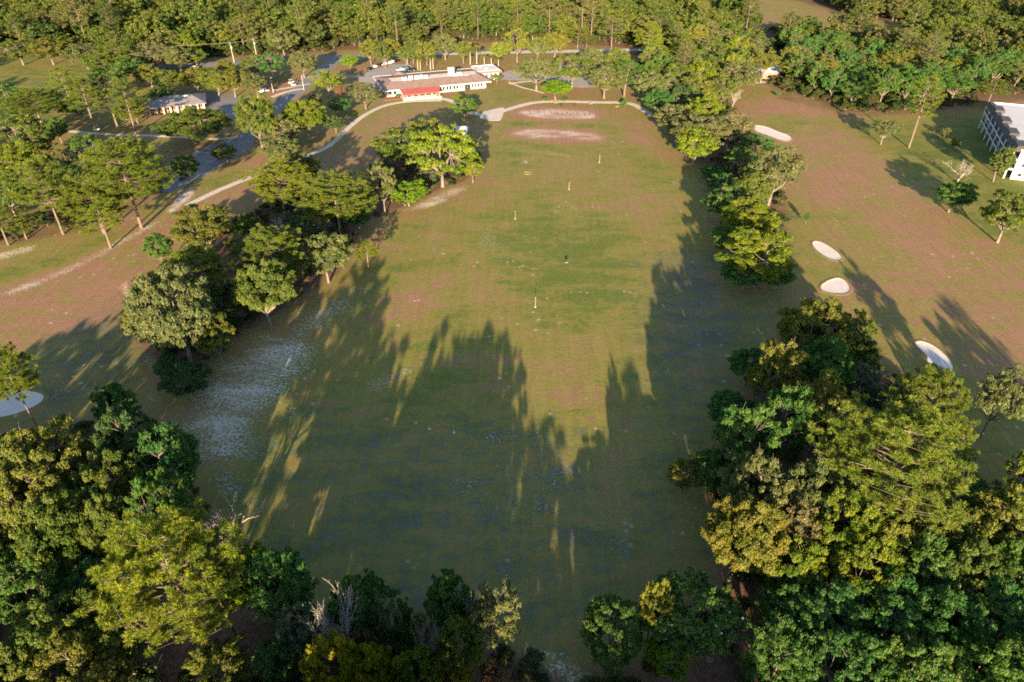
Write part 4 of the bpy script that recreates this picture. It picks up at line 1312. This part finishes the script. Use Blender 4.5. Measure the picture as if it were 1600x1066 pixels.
def clubhouse():
    o = root('clubhouse', (-55.3, 309.8, 0), math.radians(19.4), 'long white clubhouse with brown roof and red awning', 'clubhouse')
    # walls stand behind the front colonnade
    boxpart('wall', o, M['white'], 0, 46, .3, 22, 0, 3.05)
    boxpart('wall', o, M['white'], 46.0, 56.6, 13.2, 23, 0, 3.95)
    boxpart('wall', o, M['white'], 7.6, 13.6, 22.01, 28.5, 0, 3.0)
    # main roof: broad front slope, pale flat middle, back slope
    def roof(b):
        z0, z1 = 3.15, 4.7
        x0, x1, y0, y1 = -1.6, 48, -1.7, 24.5
        a0, a1, b0, b1 = 3.2, 44.5, 6.5, 13.0
        v = [(x0, y0, z0), (x1, y0, z0), (x1, y1, z0), (x0, y1, z0), (a0, b0, z1), (a1, b0, z1), (a1, b1, z1), (a0, b1, z1),
             (x0, y0, z0 - .22), (x1, y0, z0 - .22), (x1, y1, z0 - .22), (x0, y1, z0 - .22),
             (a0, b0, z1 - .55), (a1, b0, z1 - .55), (a1, b1, z1 - .55), (a0, b1, z1 - .55)]
        b.add(v, [(0, 1, 5, 4), (1, 2, 6, 5), (2, 3, 7, 6), (3, 0, 4, 7), (8, 11, 10, 9), (4, 5, 13, 12), (5, 6, 14, 13), (6, 7, 15, 14), (7, 4, 12, 15)])
    r = part('roof', o, M['shingle'], roof)
    boxpart('flat_roof', r, M['flat_roof'], 3.21, 44.49, 6.51, 12.99, 4.0, 4.14)
    def fascia(b):
        for q in ((-1.62, 48.02, -1.78, -1.68, 2.85, 3.2), (-1.62, 48.02, 24.5, 24.6, 2.85, 3.25), (-1.72, -1.6, -1.68, 24.5, 2.85, 3.2), (48, 48.1, -1.68, 24.5, 2.85, 3.2)): b.box(*q)
    part('fascia', r, M['white'], fascia)
    # courses of shingles on the front slope
    for k in range(1, 9):
        t = k / 9
        y = -1.7 + 8.2 * t; z = 3.15 + 1.55 * t
        boxpart('shingle_course', r, M['shingle'], -1.6 + 4.8 * t, 48 - 3.5 * t, y - .03, y + .10, z - .02, z + .05)
    # white flat roof wing
    def wroof(b):
        b.box(45.8, 57.2, 12.7, 23.8, 3.96, 4.16)
        for q in ((45.8, 57.2, 12.7, 12.95, 4.16, 4.4), (45.8, 57.2, 23.55, 23.8, 4.16, 4.4), (45.8, 46.05, 12.95, 23.55, 4.16, 4.4), (56.95, 57.2, 12.95, 23.55, 4.16, 4.4)): b.box(*q)
    part('flat_roof', o, M['white_roof'], wroof)
    part('eave', o, M['shingle'], lambda b: b.add([(45.2, 11.6, 3.3), (57.8, 11.6, 3.3), (57.8, 12.69, 4.2), (45.2, 12.69, 4.2), (45.2, 12.69, 3.3), (57.8, 12.69, 3.3)], [(0, 1, 2, 3), (0, 4, 5, 1), (1, 5, 2), (0, 3, 4), (3, 2, 5, 4)]))
    for x in (48.2, 50.4, 52.6, 54.8): window(o, x - .75, x + .75, .7, 2.9, 13.2, 2)
    for x in (47.0, 49.3, 51.5, 53.7, 56.0): boxpart('column', o, M['white'], x - .18, x + .18, 11.9, 12.26, 0, 3.3)
    # back wing roof
    part('roof', o, M['shingle'], lambda b: b.add([(6.8, 21.5, 3.1), (14.4, 21.5, 3.1), (14.4, 29.3, 3.1), (6.8, 29.3, 3.1), (10.6, 24.8, 4.5), (10.6, 26.0, 4.5)], [(0, 1, 4), (1, 2, 5, 4), (2, 3, 5), (3, 0, 4, 5), (0, 3, 2, 1)]))
    part('entrance_wall', o, M['cream'], lambda b: [b.box(2.6 + 2.2 * math.cos(a) - .25, 2.6 + 2.2 * math.cos(a) + .25, 24.8 + 2.0 * math.sin(a) - .25, 24.8 + 2 * math.sin(a) + .25, 0, 2.4 + .01 * k) for k, a in enumerate(np.linspace(0.2, 3.0, 14))])
    # colonnade and front windows
    for x in (0.2, 2.6, 5.2):
        boxpart('column', o, M['white'], x - .16, x + .16, -.35, -.03, 0, 3.0)
    for a in (.9, 2.95): window(o, a, a + 1.5, .6, 2.7, .3, 1)
    xs = [23.6, 26.8, 30.0, 33.2, 35.4, 38.8, 41.6, 44.6]
    for x in xs: boxpart('column', o, M['white'], x - .15, x + .15, -.6, -.2, 0, 3.0)
    for a, c in zip(xs[:-1], xs[1:]):
        if a == 35.4: continue
        m = (a + c) / 2
        window(o, a + .25, m - .06, .55, 2.75, .3, 1); window(o, m + .06, c - .25, .55, 2.75, .3, 1)
        boxpart('planter', o, M['brick'] if a > 38 else M['white'], a + .25, c - .25, -.55, -.15, 0, .28)
    d = boxpart('door', o, M['dark'], 35.65, 38.55, .22, .298, 0, 2.5)
    boxpart('pane', d, M['glass'], 35.9, 37.0, .18, .215, .3, 2.3); boxpart('pane', d, M['glass'], 37.2, 38.3, .18, .215, .3, 2.3)
    boxpart('handle', d, M['metal'], 37.05, 37.15, .12, .218, .9, 1.3)
    # terrace under the awning
    aw = part('awning', o, M['awning'], lambda b: b.add([(5.4, -1.82, 3.28), (23.6, -1.82, 3.28), (22.4, -7.6, 2.35), (6.0, -7.6, 2.35), (22.4, -7.6, 2.05), (6.0, -7.6, 2.05), (5.4, -1.82, 3.2), (23.6, -1.82, 3.2)], [(3, 2, 1, 0), (3, 5, 4, 2), (0, 6, 5, 3), (1, 2, 4, 7), (6, 7, 4, 5)]))
    for x in np.linspace(6.2, 22.2, 9): part('seam', aw, M['awning'], lambda b, x=x: b.tube([(x * .985 + .3, -1.9, 3.31), (x, -7.5, 2.40)], [.035, .035], 4))
    for x in np.linspace(6.2, 22.0, 6): part('post', aw, M['white'], lambda b, x=x: b.tube([(x, -7.4, .5), (x, -7.4, 2.3)], [.06, .06], 6))
    te = boxpart('terrace', o, M['concrete'], 5.6, 22.8, -8.4, .28, 0, .5)
    boxpart('band', te, M['grey_roof'], 6.0, 20.5, -8.46, -8.405, .02, .42)
    def rail(b):
        b.box(6.0, 20.6, -8.35, -8.27, 1.38, 1.46); b.box(6.0, 20.6, -8.35, -8.27, .62, .68)
        for x in np.arange(6.0, 20.7, .45): b.box(x - .03, x + .03, -8.34, -8.28, .5, 1.38)
    part('railing', te, M['white'], rail)
    for k in range(3): boxpart('step', te, M['concrete'], 20.8, 22.6, -8.4 - .35 * (k + 1), -8.4 - .35 * k - .003, 0, .38 - .12 * k)
    for i, x in enumerate(np.linspace(7.8, 19, 5)):
        tb = part('terrace_table', te, M['metal'], lambda b: (b.tube([(x, -5.4, .5), (x, -5.4, 1.2)], [.06, .06], 6), b.tube([(x, -5.4, 1.2), (x, -5.4, 1.25)], [.55, .55], 10)))
        for s in (-1, 1): part('terrace_chair', te, M['dark'], lambda b: (b.box(x + s * .9 - .22, x + s * .9 + .22, -5.62, -5.18, .9, .96), b.box(x + s * 1.1 - .03, x + s * 1.1 + .03, -5.62, -5.18, .96, 1.4), b.box(x + s * .9 - .18, x + s * .9 + .18, -5.58, -5.22, .5, .9)))
    part('mulch_bed', o, M['mulch'], lambda b: b.box(-2.5, 5.3, -5.2, -.6, 0, .14))
    # rooftop plant
    rr = random.Random(9)
    for k, (x, y, sx, sy, h) in enumerate(((9.0, 8.6, 2.2, 1.6, 1.5), (11.8, 7.4, 1.6, 1.4, 1.1), (12.4, 10.2, 1.9, 1.5, 1.4), (15.0, 9.0, 1.5, 1.5, 1.6), (17.4, 9.8, 1.6, 1.6, 1.5), (19.6, 9.2, 1.5, 1.4, 1.4), (33.0, 8.4, 2.0, 1.6, 1.2), (35.2, 9.8, 2.0, 1.5, 1.3), (36.0, 7.4, 1.2, 1.2, 1.0), (51.0, 17.0, 1.4, 1.2, .5), (49.0, 20.6, 1.2, 1.2, .5))):
        z = 4.14 if x < 45 else 4.16
        u = part('air_conditioner', o, M['metal'], lambda b: b.box(x, x + sx, y, y + sy, z, z + h))
        part('fan', u, M['dark'], lambda b: b.tube([(x + sx / 2, y + sy / 2, z + h), (x + sx / 2, y + sy / 2, z + h + .08)], [sx * .3, sx * .3], 10))
        for q in range(3): boxpart('louvre', u, M['dark'], x + .15, x + sx - .15, y - .015, y - .002, z + h * (.25 + .2 * q), z + h * (.33 + .2 * q))
    c = boxpart('chimney', o, M['white'], 31.6, 34.0, 11.2, 13.4, 4.0, 7.0)
    boxpart('cap', c, M['white'], 31.4, 34.2, 11.0, 13.6, 7.0, 7.2)
    boxpart('skylight', o, M['white_roof'], 38.2, 40.4, 8.0, 11.4, 4.14, 4.5)
    return o
clubhouse()

def apartments():
    A = Vector((161.8, 214.9, 0)); B = Vector((182.4, 266.4, 0))
    d = B - A
    rz = math.atan2(d.y, d.x) - math.pi / 2         # local +y runs along the balcony front, +x into the building
    L = d.length
    o = root('apartment_building', tuple(A), rz, 'three-storey white apartment block with dark mansard roof pieces at the right edge', 'building')
    D = 24.0
    H = 9.6
    boxpart('wall', o, M['white'], 1.8, D, .02, L, 0, H)
    boxpart('flat_roof', o, M['white_roof'], 1.4, D + .3, -.3, L + .3, H, H + .25)
    def parapet(b):
        b.box(2.6, D + .3, -.3, 0, H + .25, H + .7); b.box(1.4, D + .3, L, L + .3, H + .25, H + .6); b.box(D, D + .3, 0, L, H + .25, H + .6)
    part('parapet', o, M['white'], parapet)
    nb = 8
    bay = L / nb
    for f in range(3):
        z = f * 3.2
        if f: boxpart('balcony_slab', o, M['white'], -.12, 1.79, .1, L - .1, z - .30, z + .14)
        for k in range(nb):
            y0 = k * bay
            w = part('window', o, M['dark'], lambda b: (b.box(1.70, 1.795, y0 + .7, y0 + bay - .9, z + .25, z + .34), b.box(1.70, 1.795, y0 + .7, y0 + bay - .9, z + 2.4, z + 2.5), b.box(1.70, 1.795, y0 + bay / 2 - .15, y0 + bay / 2 - .03, z + .34, z + 2.4)))
            boxpart('pane', w, M['glass'], 1.74, 1.785, y0 + .75, y0 + bay - .95, z + .3, z + 2.45)
            if f:
                def rail(b):
                    b.box(-.06, .0, y0 + .2, y0 + bay - .2, z + 1.05, z + 1.12)
                    b.box(-.05, -.02, y0 + .25, y0 + bay - .25, z + .22, z + 1.05)
                part('railing', o, M['dark'], rail)
    for k in range(nb + 1):
        y = min(max(k * bay, .12), L - .12)
        boxpart('post', o, M['white'], -.22, .14, y - .24, y + .24, 0, H - .7)
    rr = random.Random(2)
    for k in range(nb):
        y0 = k * bay + .15; y1 = (k + 1) * bay - .15
        big = k % 2 == 0
        h = 1.25 if big else .6
        x1 = 3.2 if big else 1.9
        part('mansard_piece', o, M['mansard'], lambda b: b.add([(-.35, y0, H - .7), (-.35, y1, H - .7), (.4, y1, H + h), (.4, y0, H + h), (x1, y1, H + h), (x1, y0, H + h), (x1, y1, H + .26), (x1, y0, H + .26), (1.3, y1, H - .7), (1.3, y0, H - .7)],
             [(0, 3, 2, 1), (3, 5, 4, 2), (5, 7, 6, 4), (0, 9, 7, 5, 3), (1, 2, 4, 6, 8), (0, 1, 8, 9)]))
    for k in range(9):
        x = rr.uniform(9, 20); y = 6 + k * 5.4 + rr.uniform(-1, 1)
        u = boxpart('air_conditioner', o, M['metal'], x, x + 1.6, y, y + 1.2, H + .25, H + 1.3)
        boxpart('fan', u, M['dark'], x + .3, x + 1.3, y + .2, y + 1.0, H + 1.3, H + 1.38)
    # end wall towards the viewer with its slot windows
    for z in (1.0, 4.2, 7.4):
        for x in (4.0, 9.5, 15, 20):
            w = boxpart('window', o, M['white'], x - .65, x + .65, -.06, .018, z, z + 1.3)
            boxpart('pane', w, M['glass'], x - .55, x + .55, -.075, -.061, z + .1, z + 1.2)
apartments()

def low_building():
    A = G(234, 181); B = G(322, 172)
    d = B - A; rz = math.atan2(d.y, d.x); L = d.length
    o = root('low_building', tuple(A), rz, 'low brown-roofed building with columned porch among the left trees', 'building')
    D = 15
    boxpart('wall', o, M['brick'], .5, L - .5, 2.0, D - .5, 0, 2.9)
    part('roof', o, M['grey_shingle'], lambda b: b.add([(-.8, -.8, 3.0), (L + .8, -.8, 3.0), (L + .8, D + .8, 3.0), (-.8, D + .8, 3.0), (5, D / 2, 5.2), (L - 5, D / 2, 5.2), (-.8, -.8, 2.8), (L + .8, -.8, 2.8), (L + .8, D + .8, 2.8), (-.8, D + .8, 2.8)],
         [(0, 1, 5, 4), (1, 2, 5), (2, 3, 4, 5), (3, 0, 4), (6, 9, 8, 7), (0, 6, 7, 1), (1, 7, 8, 2), (2, 8, 9, 3), (3, 9, 6, 0)]))
    for k in range(9):
        x = .4 + (L - .8) * k / 8
        boxpart('column', o, M['cream'], x - .22, x + .22, .1, .54, 0, 2.8)
    for k in range(8):
        x = .4 + (L - .8) * (k + .5) / 8
        window(o, x - .8, x + .8, .9, 2.3, 2.0)
    part('roof_vent', o, M['metal'], lambda b: b.box(L * .62, L * .62 + 2.6, D * .4, D * .4 + .8, 4.4, 5.1))
low_building()

def house(name, a, b_, depth, h, roofh, roofmat, wallmat, label, gable=True):
    A, B = G(*a), G(*b_)
    d = B - A; rz = math.atan2(d.y, d.x); L = d.length
    o = root(name, tuple(A), rz, label, 'house' if name == 'house' else 'shed')
    boxpart('wall', o, wallmat, 0, L, 0, depth, 0, h)
    e = .5
    part('roof', o, roofmat, lambda b: b.add([(-e, -e, h - .05), (L + e, -e, h - .05), (L + e, depth + e, h - .05), (-e, depth + e, h - .05), (-e, depth / 2, h + roofh), (L + e, depth / 2, h + roofh)], [(0, 1, 5, 4), (2, 3, 4, 5), (1, 2, 5), (3, 0, 4), (0, 3, 2, 1)]))
    if L > 5:
        for k in range(3):
            x = L * (k + .5) / 3
            window(o, x - .6, x + .6, .9, 2.2, -.05 + .05, 2)
    return o
house('house', (1022, 122), (1056, 118), 11, 3, 2.2, M['grey_roof'], M['cream'], 'grey-roofed house half hidden in the grove')
house('house', (1190, 124), (1222, 122), 11, 3, 2.0, M['grey_roof'], M['wood'], 'blue-grey-roofed house behind the white-trunked tree')
house('house', (1562, 14), (1592, 12), 14, 4, 3, M['flat_roof'], M['white'], 'pink-roofed white house at the top right corner')
house('house', (1525, 12), (1545, 12), 12, 4, 2.5, M['grey_roof'], M['white'], 'grey-roofed white house at the top right')
house('house', (60, 30), (90, 28), 12, 3.5, 2.5, M['grey_roof'], M['cream'], 'grey-roofed house in the upper left wood')
sh = house('shed', (714, 212), (730, 212), 3.2, 2.3, .8, M['white_roof'], M['metal'], 'small white-roofed shelter behind the pale-trunked oak')

# ------------------------------------------------------------------ vehicles
def make_car(paint, label, group, van=False):
    o = root('parked_car', (0, 0, 0), 0, label, 'car', group)
    prof = [(-2.2, .35), (-2.25, .75), (-2.1, .92), (-1.2, 1.0), (-.55, 1.42), (.9, 1.46), (1.65, 1.02), (2.15, .95), (2.25, .6), (2.2, .35)] if not van else \
           [(-2.4, .35), (-2.45, .8), (-2.3, 1.0), (-1.5, 1.1), (-.9, 1.75), (2.2, 1.8), (2.4, 1.1), (2.42, .6), (2.4, .35)]
    n = len(prof)
    def body(b):
        vs = []
        for s in (-1, 1):
            for x, z in prof: vs.append((x, s * (.88 if z < 1.05 else .70), z))
        b.add(vs, [tuple(range(n))[::-1], tuple(range(n, 2 * n))] + [(i, (i + 1) % n, n + (i + 1) % n, n + i) for i in range(n)])
    bd = part('body', o, paint, body)
    md = bd.modifiers.new('round', 'BEVEL'); md.width = .06; md.segments = 2
    def glass(b):
        for s in (-1, 1):
            b.add([(-1.0, s * .80, 1.06), (1.4, s * .80, 1.06), (.85, s * .725, 1.40), (-.5, s * .725, 1.38)], [(0, 1, 2, 3) if s < 0 else (3, 2, 1, 0)])
        b.add([(-1.22, -.66, 1.03), (-1.22, .66, 1.03), (-.60, .60, 1.42), (-.60, -.60, 1.42)], [(0, 3, 2, 1)])
        b.add([(1.66, -.66, 1.05), (1.66, .66, 1.05), (.96, .60, 1.47), (.96, -.60, 1.47)], [(0, 1, 2, 3)])
    part('window_glass', o, M['glass'], glass)
    for x in (-1.4, 1.4):
        for s in (-1, 1):
            w = part('wheel', o, M['rubber'], lambda b: b.tube([(x, s * .72, .33), (x, s * .92, .33)], [.33, .33], 12))
            part('rim', w, M['metal'], lambda b: b.tube([(x, s * .90, .33), (x, s * .935, .33)], [.19, .17], 8))
    for s in (-1, 1):
        boxpart('headlight', o, M['white'], -2.27, -2.2, s * .65 - .18, s * .65 + .18, .66, .80)
        boxpart('tail_light', o, M['car_maroon'], 2.2, 2.27, s * .65 - .18, s * .65 + .18, .70, .86)
    return o
cars = [
    ((578, 110), 62, 'car_black', 'black car at the near end of the clubhouse car park row'),
    ((584, 107), 62, 'car_white', 'white car between the black car and the maroon car'),
    ((589, 105), 60, 'car_maroon', 'maroon car in the clubhouse car park row'),
    ((594, 103.5), 60, 'car_black', 'black car next to the maroon one'),
    ((600, 102), 58, 'car_silver', 'silver-grey car left of the white pair'),
    ((607, 100.5), 60, 'car_white', 'bright white car in the car park row'),
    ((612, 99.5), 60, 'car_white', 'white car furthest along the bright pair'),
    ((618, 98), 60, 'car_black', 'black car at the far end of the row'),
    ((626, 111), 20, 'car_teal', 'pale teal car behind the clubhouse back wing'),
    ((633, 109), 20, 'car_blue', 'blue car behind the clubhouse back wing'),
    ((642, 111), 20, 'car_black', 'dark car beside the palms'),
    ((905, 118), 85, 'car_teal', 'pale car seen between the two oaks'),
    ((304, 108), 5, 'car_white', 'white car on the far left road'),
    ((352, 103), 5, 'car_silver', 'silver car on the far left road by the utility pole'),
    ((422, 142), 30, 'car_maroon', 'maroon vehicle beside the dry triangle of turf'),
    ((413, 144), 40, 'car_white', 'white vehicle left of the maroon one by the dry triangle'),
    ((985, 134), 70, 'car_black', 'dark car under the dark pine'),
    ((1178, 122), 15, 'car_white', 'white car by the blue-grey-roofed house'),
]
for p, a, c, lab in cars:
    o = make_car(M[c], lab, 'cars parked round the clubhouse')
    b = G(*p); o.location = (b.x, b.y, .06); o.rotation_euler = (0, 0, math.radians(a))

def golf_cart(p, a, label):
    o = root('golf_cart', (G(*p).x, G(*p).y, .05), math.radians(a), label, 'golf cart', 'golf carts')
    part('body', o, M['car_white'], lambda b: (b.box(-1.1, 1.1, -.58, .58, .28, .62), b.add([(-1.15, -.5, .6), (-1.15, .5, .6), (-.55, .5, .95), (-.55, -.5, .95), (-.6, -.5, .6), (-.6, .5, .6)], [(0, 3, 2, 1), (3, 4, 5, 2), (0, 4, 3), (1, 2, 5)])))
    part('seat', o, M['dark'], lambda b: (b.box(-.1, .45, -.52, .52, .63, .85), b.box(.45, .58, -.52, .52, .85, 1.25)))
    part('canopy', o, M['white_roof'], lambda b: b.box(-.75, .85, -.62, .62, 1.82, 1.9))
    for x in (-.7, .75):
        for s in (-1, 1): part('canopy_post', o, M['dark'], lambda b: b.tube([(x, s * .52, .6), (x, s * .55, 1.83)], [.025, .025], 4))
    for x in (-.72, .72):
        for s in (-1, 1): part('wheel', o, M['rubber'], lambda b: b.tube([(x, s * .45, .23), (x, s * .63, .23)], [.23, .23], 10))
golf_cart((459, 134), 15, 'white golf cart on the thin path above the dry triangle')
golf_cart((455, 131), 60, 'white golf cart just behind the other on the thin path')
golf_cart((152, 204), 20, 'golf cart under the leaning pine by the footpath')

# ------------------------------------------------------------------ utility poles and wires
tops = []
for (bx, by, ty, lab) in ((366, 98, 68, 'tall pale utility pole nearest the far left road'), (401.5, 91, 66, 'utility pole right of the tallest one'), (408, 77, 56, 'slimmer utility pole standing in the trees')):
    b = G(bx, by)
    h = 9.8 if ty != 56 else 8.5
    o = root('utility_pole', tuple(b), 0, lab, 'utility pole', 'utility poles along the far road')
    part('pole', o, M['pole_wood'], lambda m: m.tube([(0, 0, -.2), (0, 0, h)], [.2, .13], 8))
    if ty != 56:
        for z in (h - .4, h - 1.3): part('crossarm', o, M['pole_wood'], lambda m: m.box(-.07, .07, -1.1, 1.1, z, z + .14))
        for y in (-1, -.35, .35, 1): part('insulator', o, M['metal'], lambda m: m.tube([(0, y, h - .26), (0, y, h - .05)], [.05, .04], 6))
        tops.append((b, h))
    part('transformer', o, M['metal'], lambda m: m.tube([(.32, 0, h - 2.9), (.32, 0, h - 1.9)], [.24, .24], 8))
(b0, h0), (b1, h1) = tops
b2 = G(215, 104)
for k, y in enumerate((-1, -.35, .35, 1)):
    ptsw = []
    for (qa, ha), (qb, hb) in (((b1, h1), (b0, h0)), ((b0, h0), (b2, h0))):
        for t_ in np.linspace(0, 1, 17):
            q = qa.lerp(qb, t_) + Vector((0, y, 0))
            q.z = (ha + (hb - ha) * t_) - .05 - .5 * (1 - (2 * t_ - 1) ** 2)
            ptsw.append(q)
    w = MB().tube(ptsw, [.009] * len(ptsw), 4).build('power_line', M['pole_wood'])
    tag(w, '%s of the four thin power lines strung between the utility poles' % ('nearest', 'second nearest', 'third nearest', 'farthest')[k], 'power line', 'power lines between the utility poles')

# ------------------------------------------------------------------ range furniture
def stake(p, h, mat, label, w=.07, flag=False):
    o = root('yardage_pole', tuple(G(*p)), 0, label, 'pole', 'marker poles on the range')
    part('post', o, mat, lambda m: m.tube([(0, 0, -.2), (0, 0, h)], [w, w], 8))
    part('cap', o, M['white_post'], lambda m: m.tube([(0, 0, h), (0, 0, h + .15)], [w * 1.5, w], 8))
    part('base', o, M['concrete'], lambda m: m.tube([(0, 0, -.1), (0, 0, .08)], [.3, .26], 10))
stake((836.5, 480), 2.6, M['yellow_post'], 'yellow-white marker pole in the middle of the range', .045)
stake((805, 342), 2.3, M['yellow_post'], 'yellowish marker pole left of centre, further up the range', .045)
stake((889, 296), 2.2, M['white_post'], 'white marker pole beyond the range centre', .045)
stake((936.5, 254), 2.6, M['white_post'], 'white marker pole nearest the sandy tee strips', .045)
stake((709.5, 676), 1.7, M['white_post'], 'thin white stake in the shaded part of the range', .045)
stake((671, 670), .9, M['white_post'], 'short white stake left of the thin shaded one', .04)
stake((720, 923), 1.1, M['white_post'], 'short white stake near the bottom thicket', .05)
o = root('ball_target', tuple(G(885, 410)), .3, 'small dark frame with yellow foot on the range', 'target')
part('frame', o, M['dark'], lambda m: (m.tube([(-.35, 0, 0), (-.28, 0, .8)], [.05, .05], 6), m.tube([(.35, 0, 0), (.28, 0, .8)], [.05, .05], 6), m.tube([(-.3, 0, .78), (.3, 0, .78)], [.05, .05], 6)))
part('panel', o, M['dark'], lambda m: m.box(-.28, .28, -.03, .03, .35, .75))
part('foot', o, M['yellow_post'], lambda m: m.box(-.4, .4, -.3, .06, 0, .1))

o = root('target_hoop', tuple(G(824, 271)), 0, 'yellow target hoop lying on the upper range', 'target')
ring = [(math.cos(a_) * 1.3, math.sin(a_) * 1.1, .08) for a_ in np.linspace(0, 2 * math.pi, 25)]
part('hoop', o, M['target_yellow'], lambda m: m.tube(ring, [.13] * 25, 6, cap=False))
for a_ in (0.4, 2.5, 4.6): part('peg', o, M['target_yellow'], lambda m: m.tube([(math.cos(a_) * 1.3, math.sin(a_) * 1.1, 0), (math.cos(a_) * 1.3, math.sin(a_) * 1.1, .5)], [.05, .05], 5))

tee_x = [828, 839, 843, 851, 861, 866, 871, 879, 886, 891, 902, 914, 922, 932]
for k, x in enumerate(tee_x):
    y = 176.5 + (x - 828) * .04 + (.6 if k % 2 else 0)
    b = G(x, y)
    o = root('bag_stand', tuple(b), random.uniform(0, 3), 'small dark bag stand, %s on the sandy practice tee' % ('leftmost' if k == 0 else 'rightmost' if k == len(tee_x) - 1 else ORD[k] + ' from the left'), 'bag stand', 'bag stands on the practice tee')
    o.scale = (.62, .62, .62)
    for s in (-1, 1): part('leg', o, M['dark'], lambda m: m.tube([(s * .45, -.25, 0), (s * .3, 0, 1.15)], [.06, .05], 5))
    part('rail', o, M['dark'], lambda m: m.tube([(-.4, 0, 1.1), (.4, 0, 1.1)], [.07, .07], 5))
    part('tray', o, M['dark'], lambda m: m.box(-.45, .45, -.3, .2, .25, .35))
def bench(p, a, label):
    o = root('bench', tuple(G(*p)), math.radians(a), label, 'bench', 'benches by the practice tee')
    for k in range(3): part('slat', o, M['wood'], lambda m: m.box(-.9, .9, -.25 + k * .17, -.11 + k * .17, .44, .48))
    for k in range(2): part('back_slat', o, M['wood'], lambda m: m.box(-.9, .9, .26, .30, .58 + k * .2, .73 + k * .2))
    for s in (-1, 1): part('leg', o, M['dark'], lambda m: (m.box(s * .75 - .04, s * .75 + .04, -.22, .25, 0, .439), m.box(s * .75 - .04, s * .75 + .04, .26 - .05, .259, .44, .95)))
bench((869, 163.5), 0, 'wooden bench below the lime-green tree')
bench((964, 169.5), 8, 'wooden bench near the small round bush')
bench((923, 165), 5, 'wooden bench in the middle of the cart path edge')
for p, lab in (((877, 167), 'dark bin near the bench below the lime-green tree'), ((898, 166.5), 'dark bin between the benches')):
    o = root('bin', tuple(G(*p)), 0, lab, 'bin', 'bins by the practice tee')
    part('body', o, M['dark'], lambda m: m.tube([(0, 0, 0), (0, 0, .9)], [.28, .34], 10))
    part('lid', o, M['dark'], lambda m: m.tube([(0, 0, .9), (0, 0, 1.02), (0, 0, 1.1)], [.37, .34, .15], 10))
for p, lab in (((850, 158), 'small bush at the left foot of the lime-green tree'), ((883, 159), 'small bush right of the lime-green tree'), ((622, 153), 'green shrub before the clubhouse windows')):
    plant('shrub', G(*p), 1.6, 2.0, lab, 'bushes by the clubhouse and tee', 'deep')
plant('shrub', G(714, 158), 1.5, 1.6, 'small dark bush below the clubhouse steps', 'bushes by the clubhouse and tee', 'dark')

# lamp posts by the driveway
for p, lab in (((475, 141), 'thin light pole beside the dry triangle'), ((427, 145), 'thin light pole left of the dry triangle'), ((637, 101), 'tall light pole at the end of the clubhouse car park')):
    o = root('light_pole', tuple(G(*p)), 0, lab, 'light pole', 'light poles')
    part('pole', o, M['metal'], lambda m: m.tube([(0, 0, -.1), (0, 0, 6.5)], [.09, .06], 6))
    part('arm', o, M['metal'], lambda m: m.tube([(0, 0, 6.4), (.9, 0, 6.7)], [.04, .04], 5))
    part('lamp_head', o, M['dark'], lambda m: m.box(.7, 1.3, -.14, .14, 6.62, 6.74))
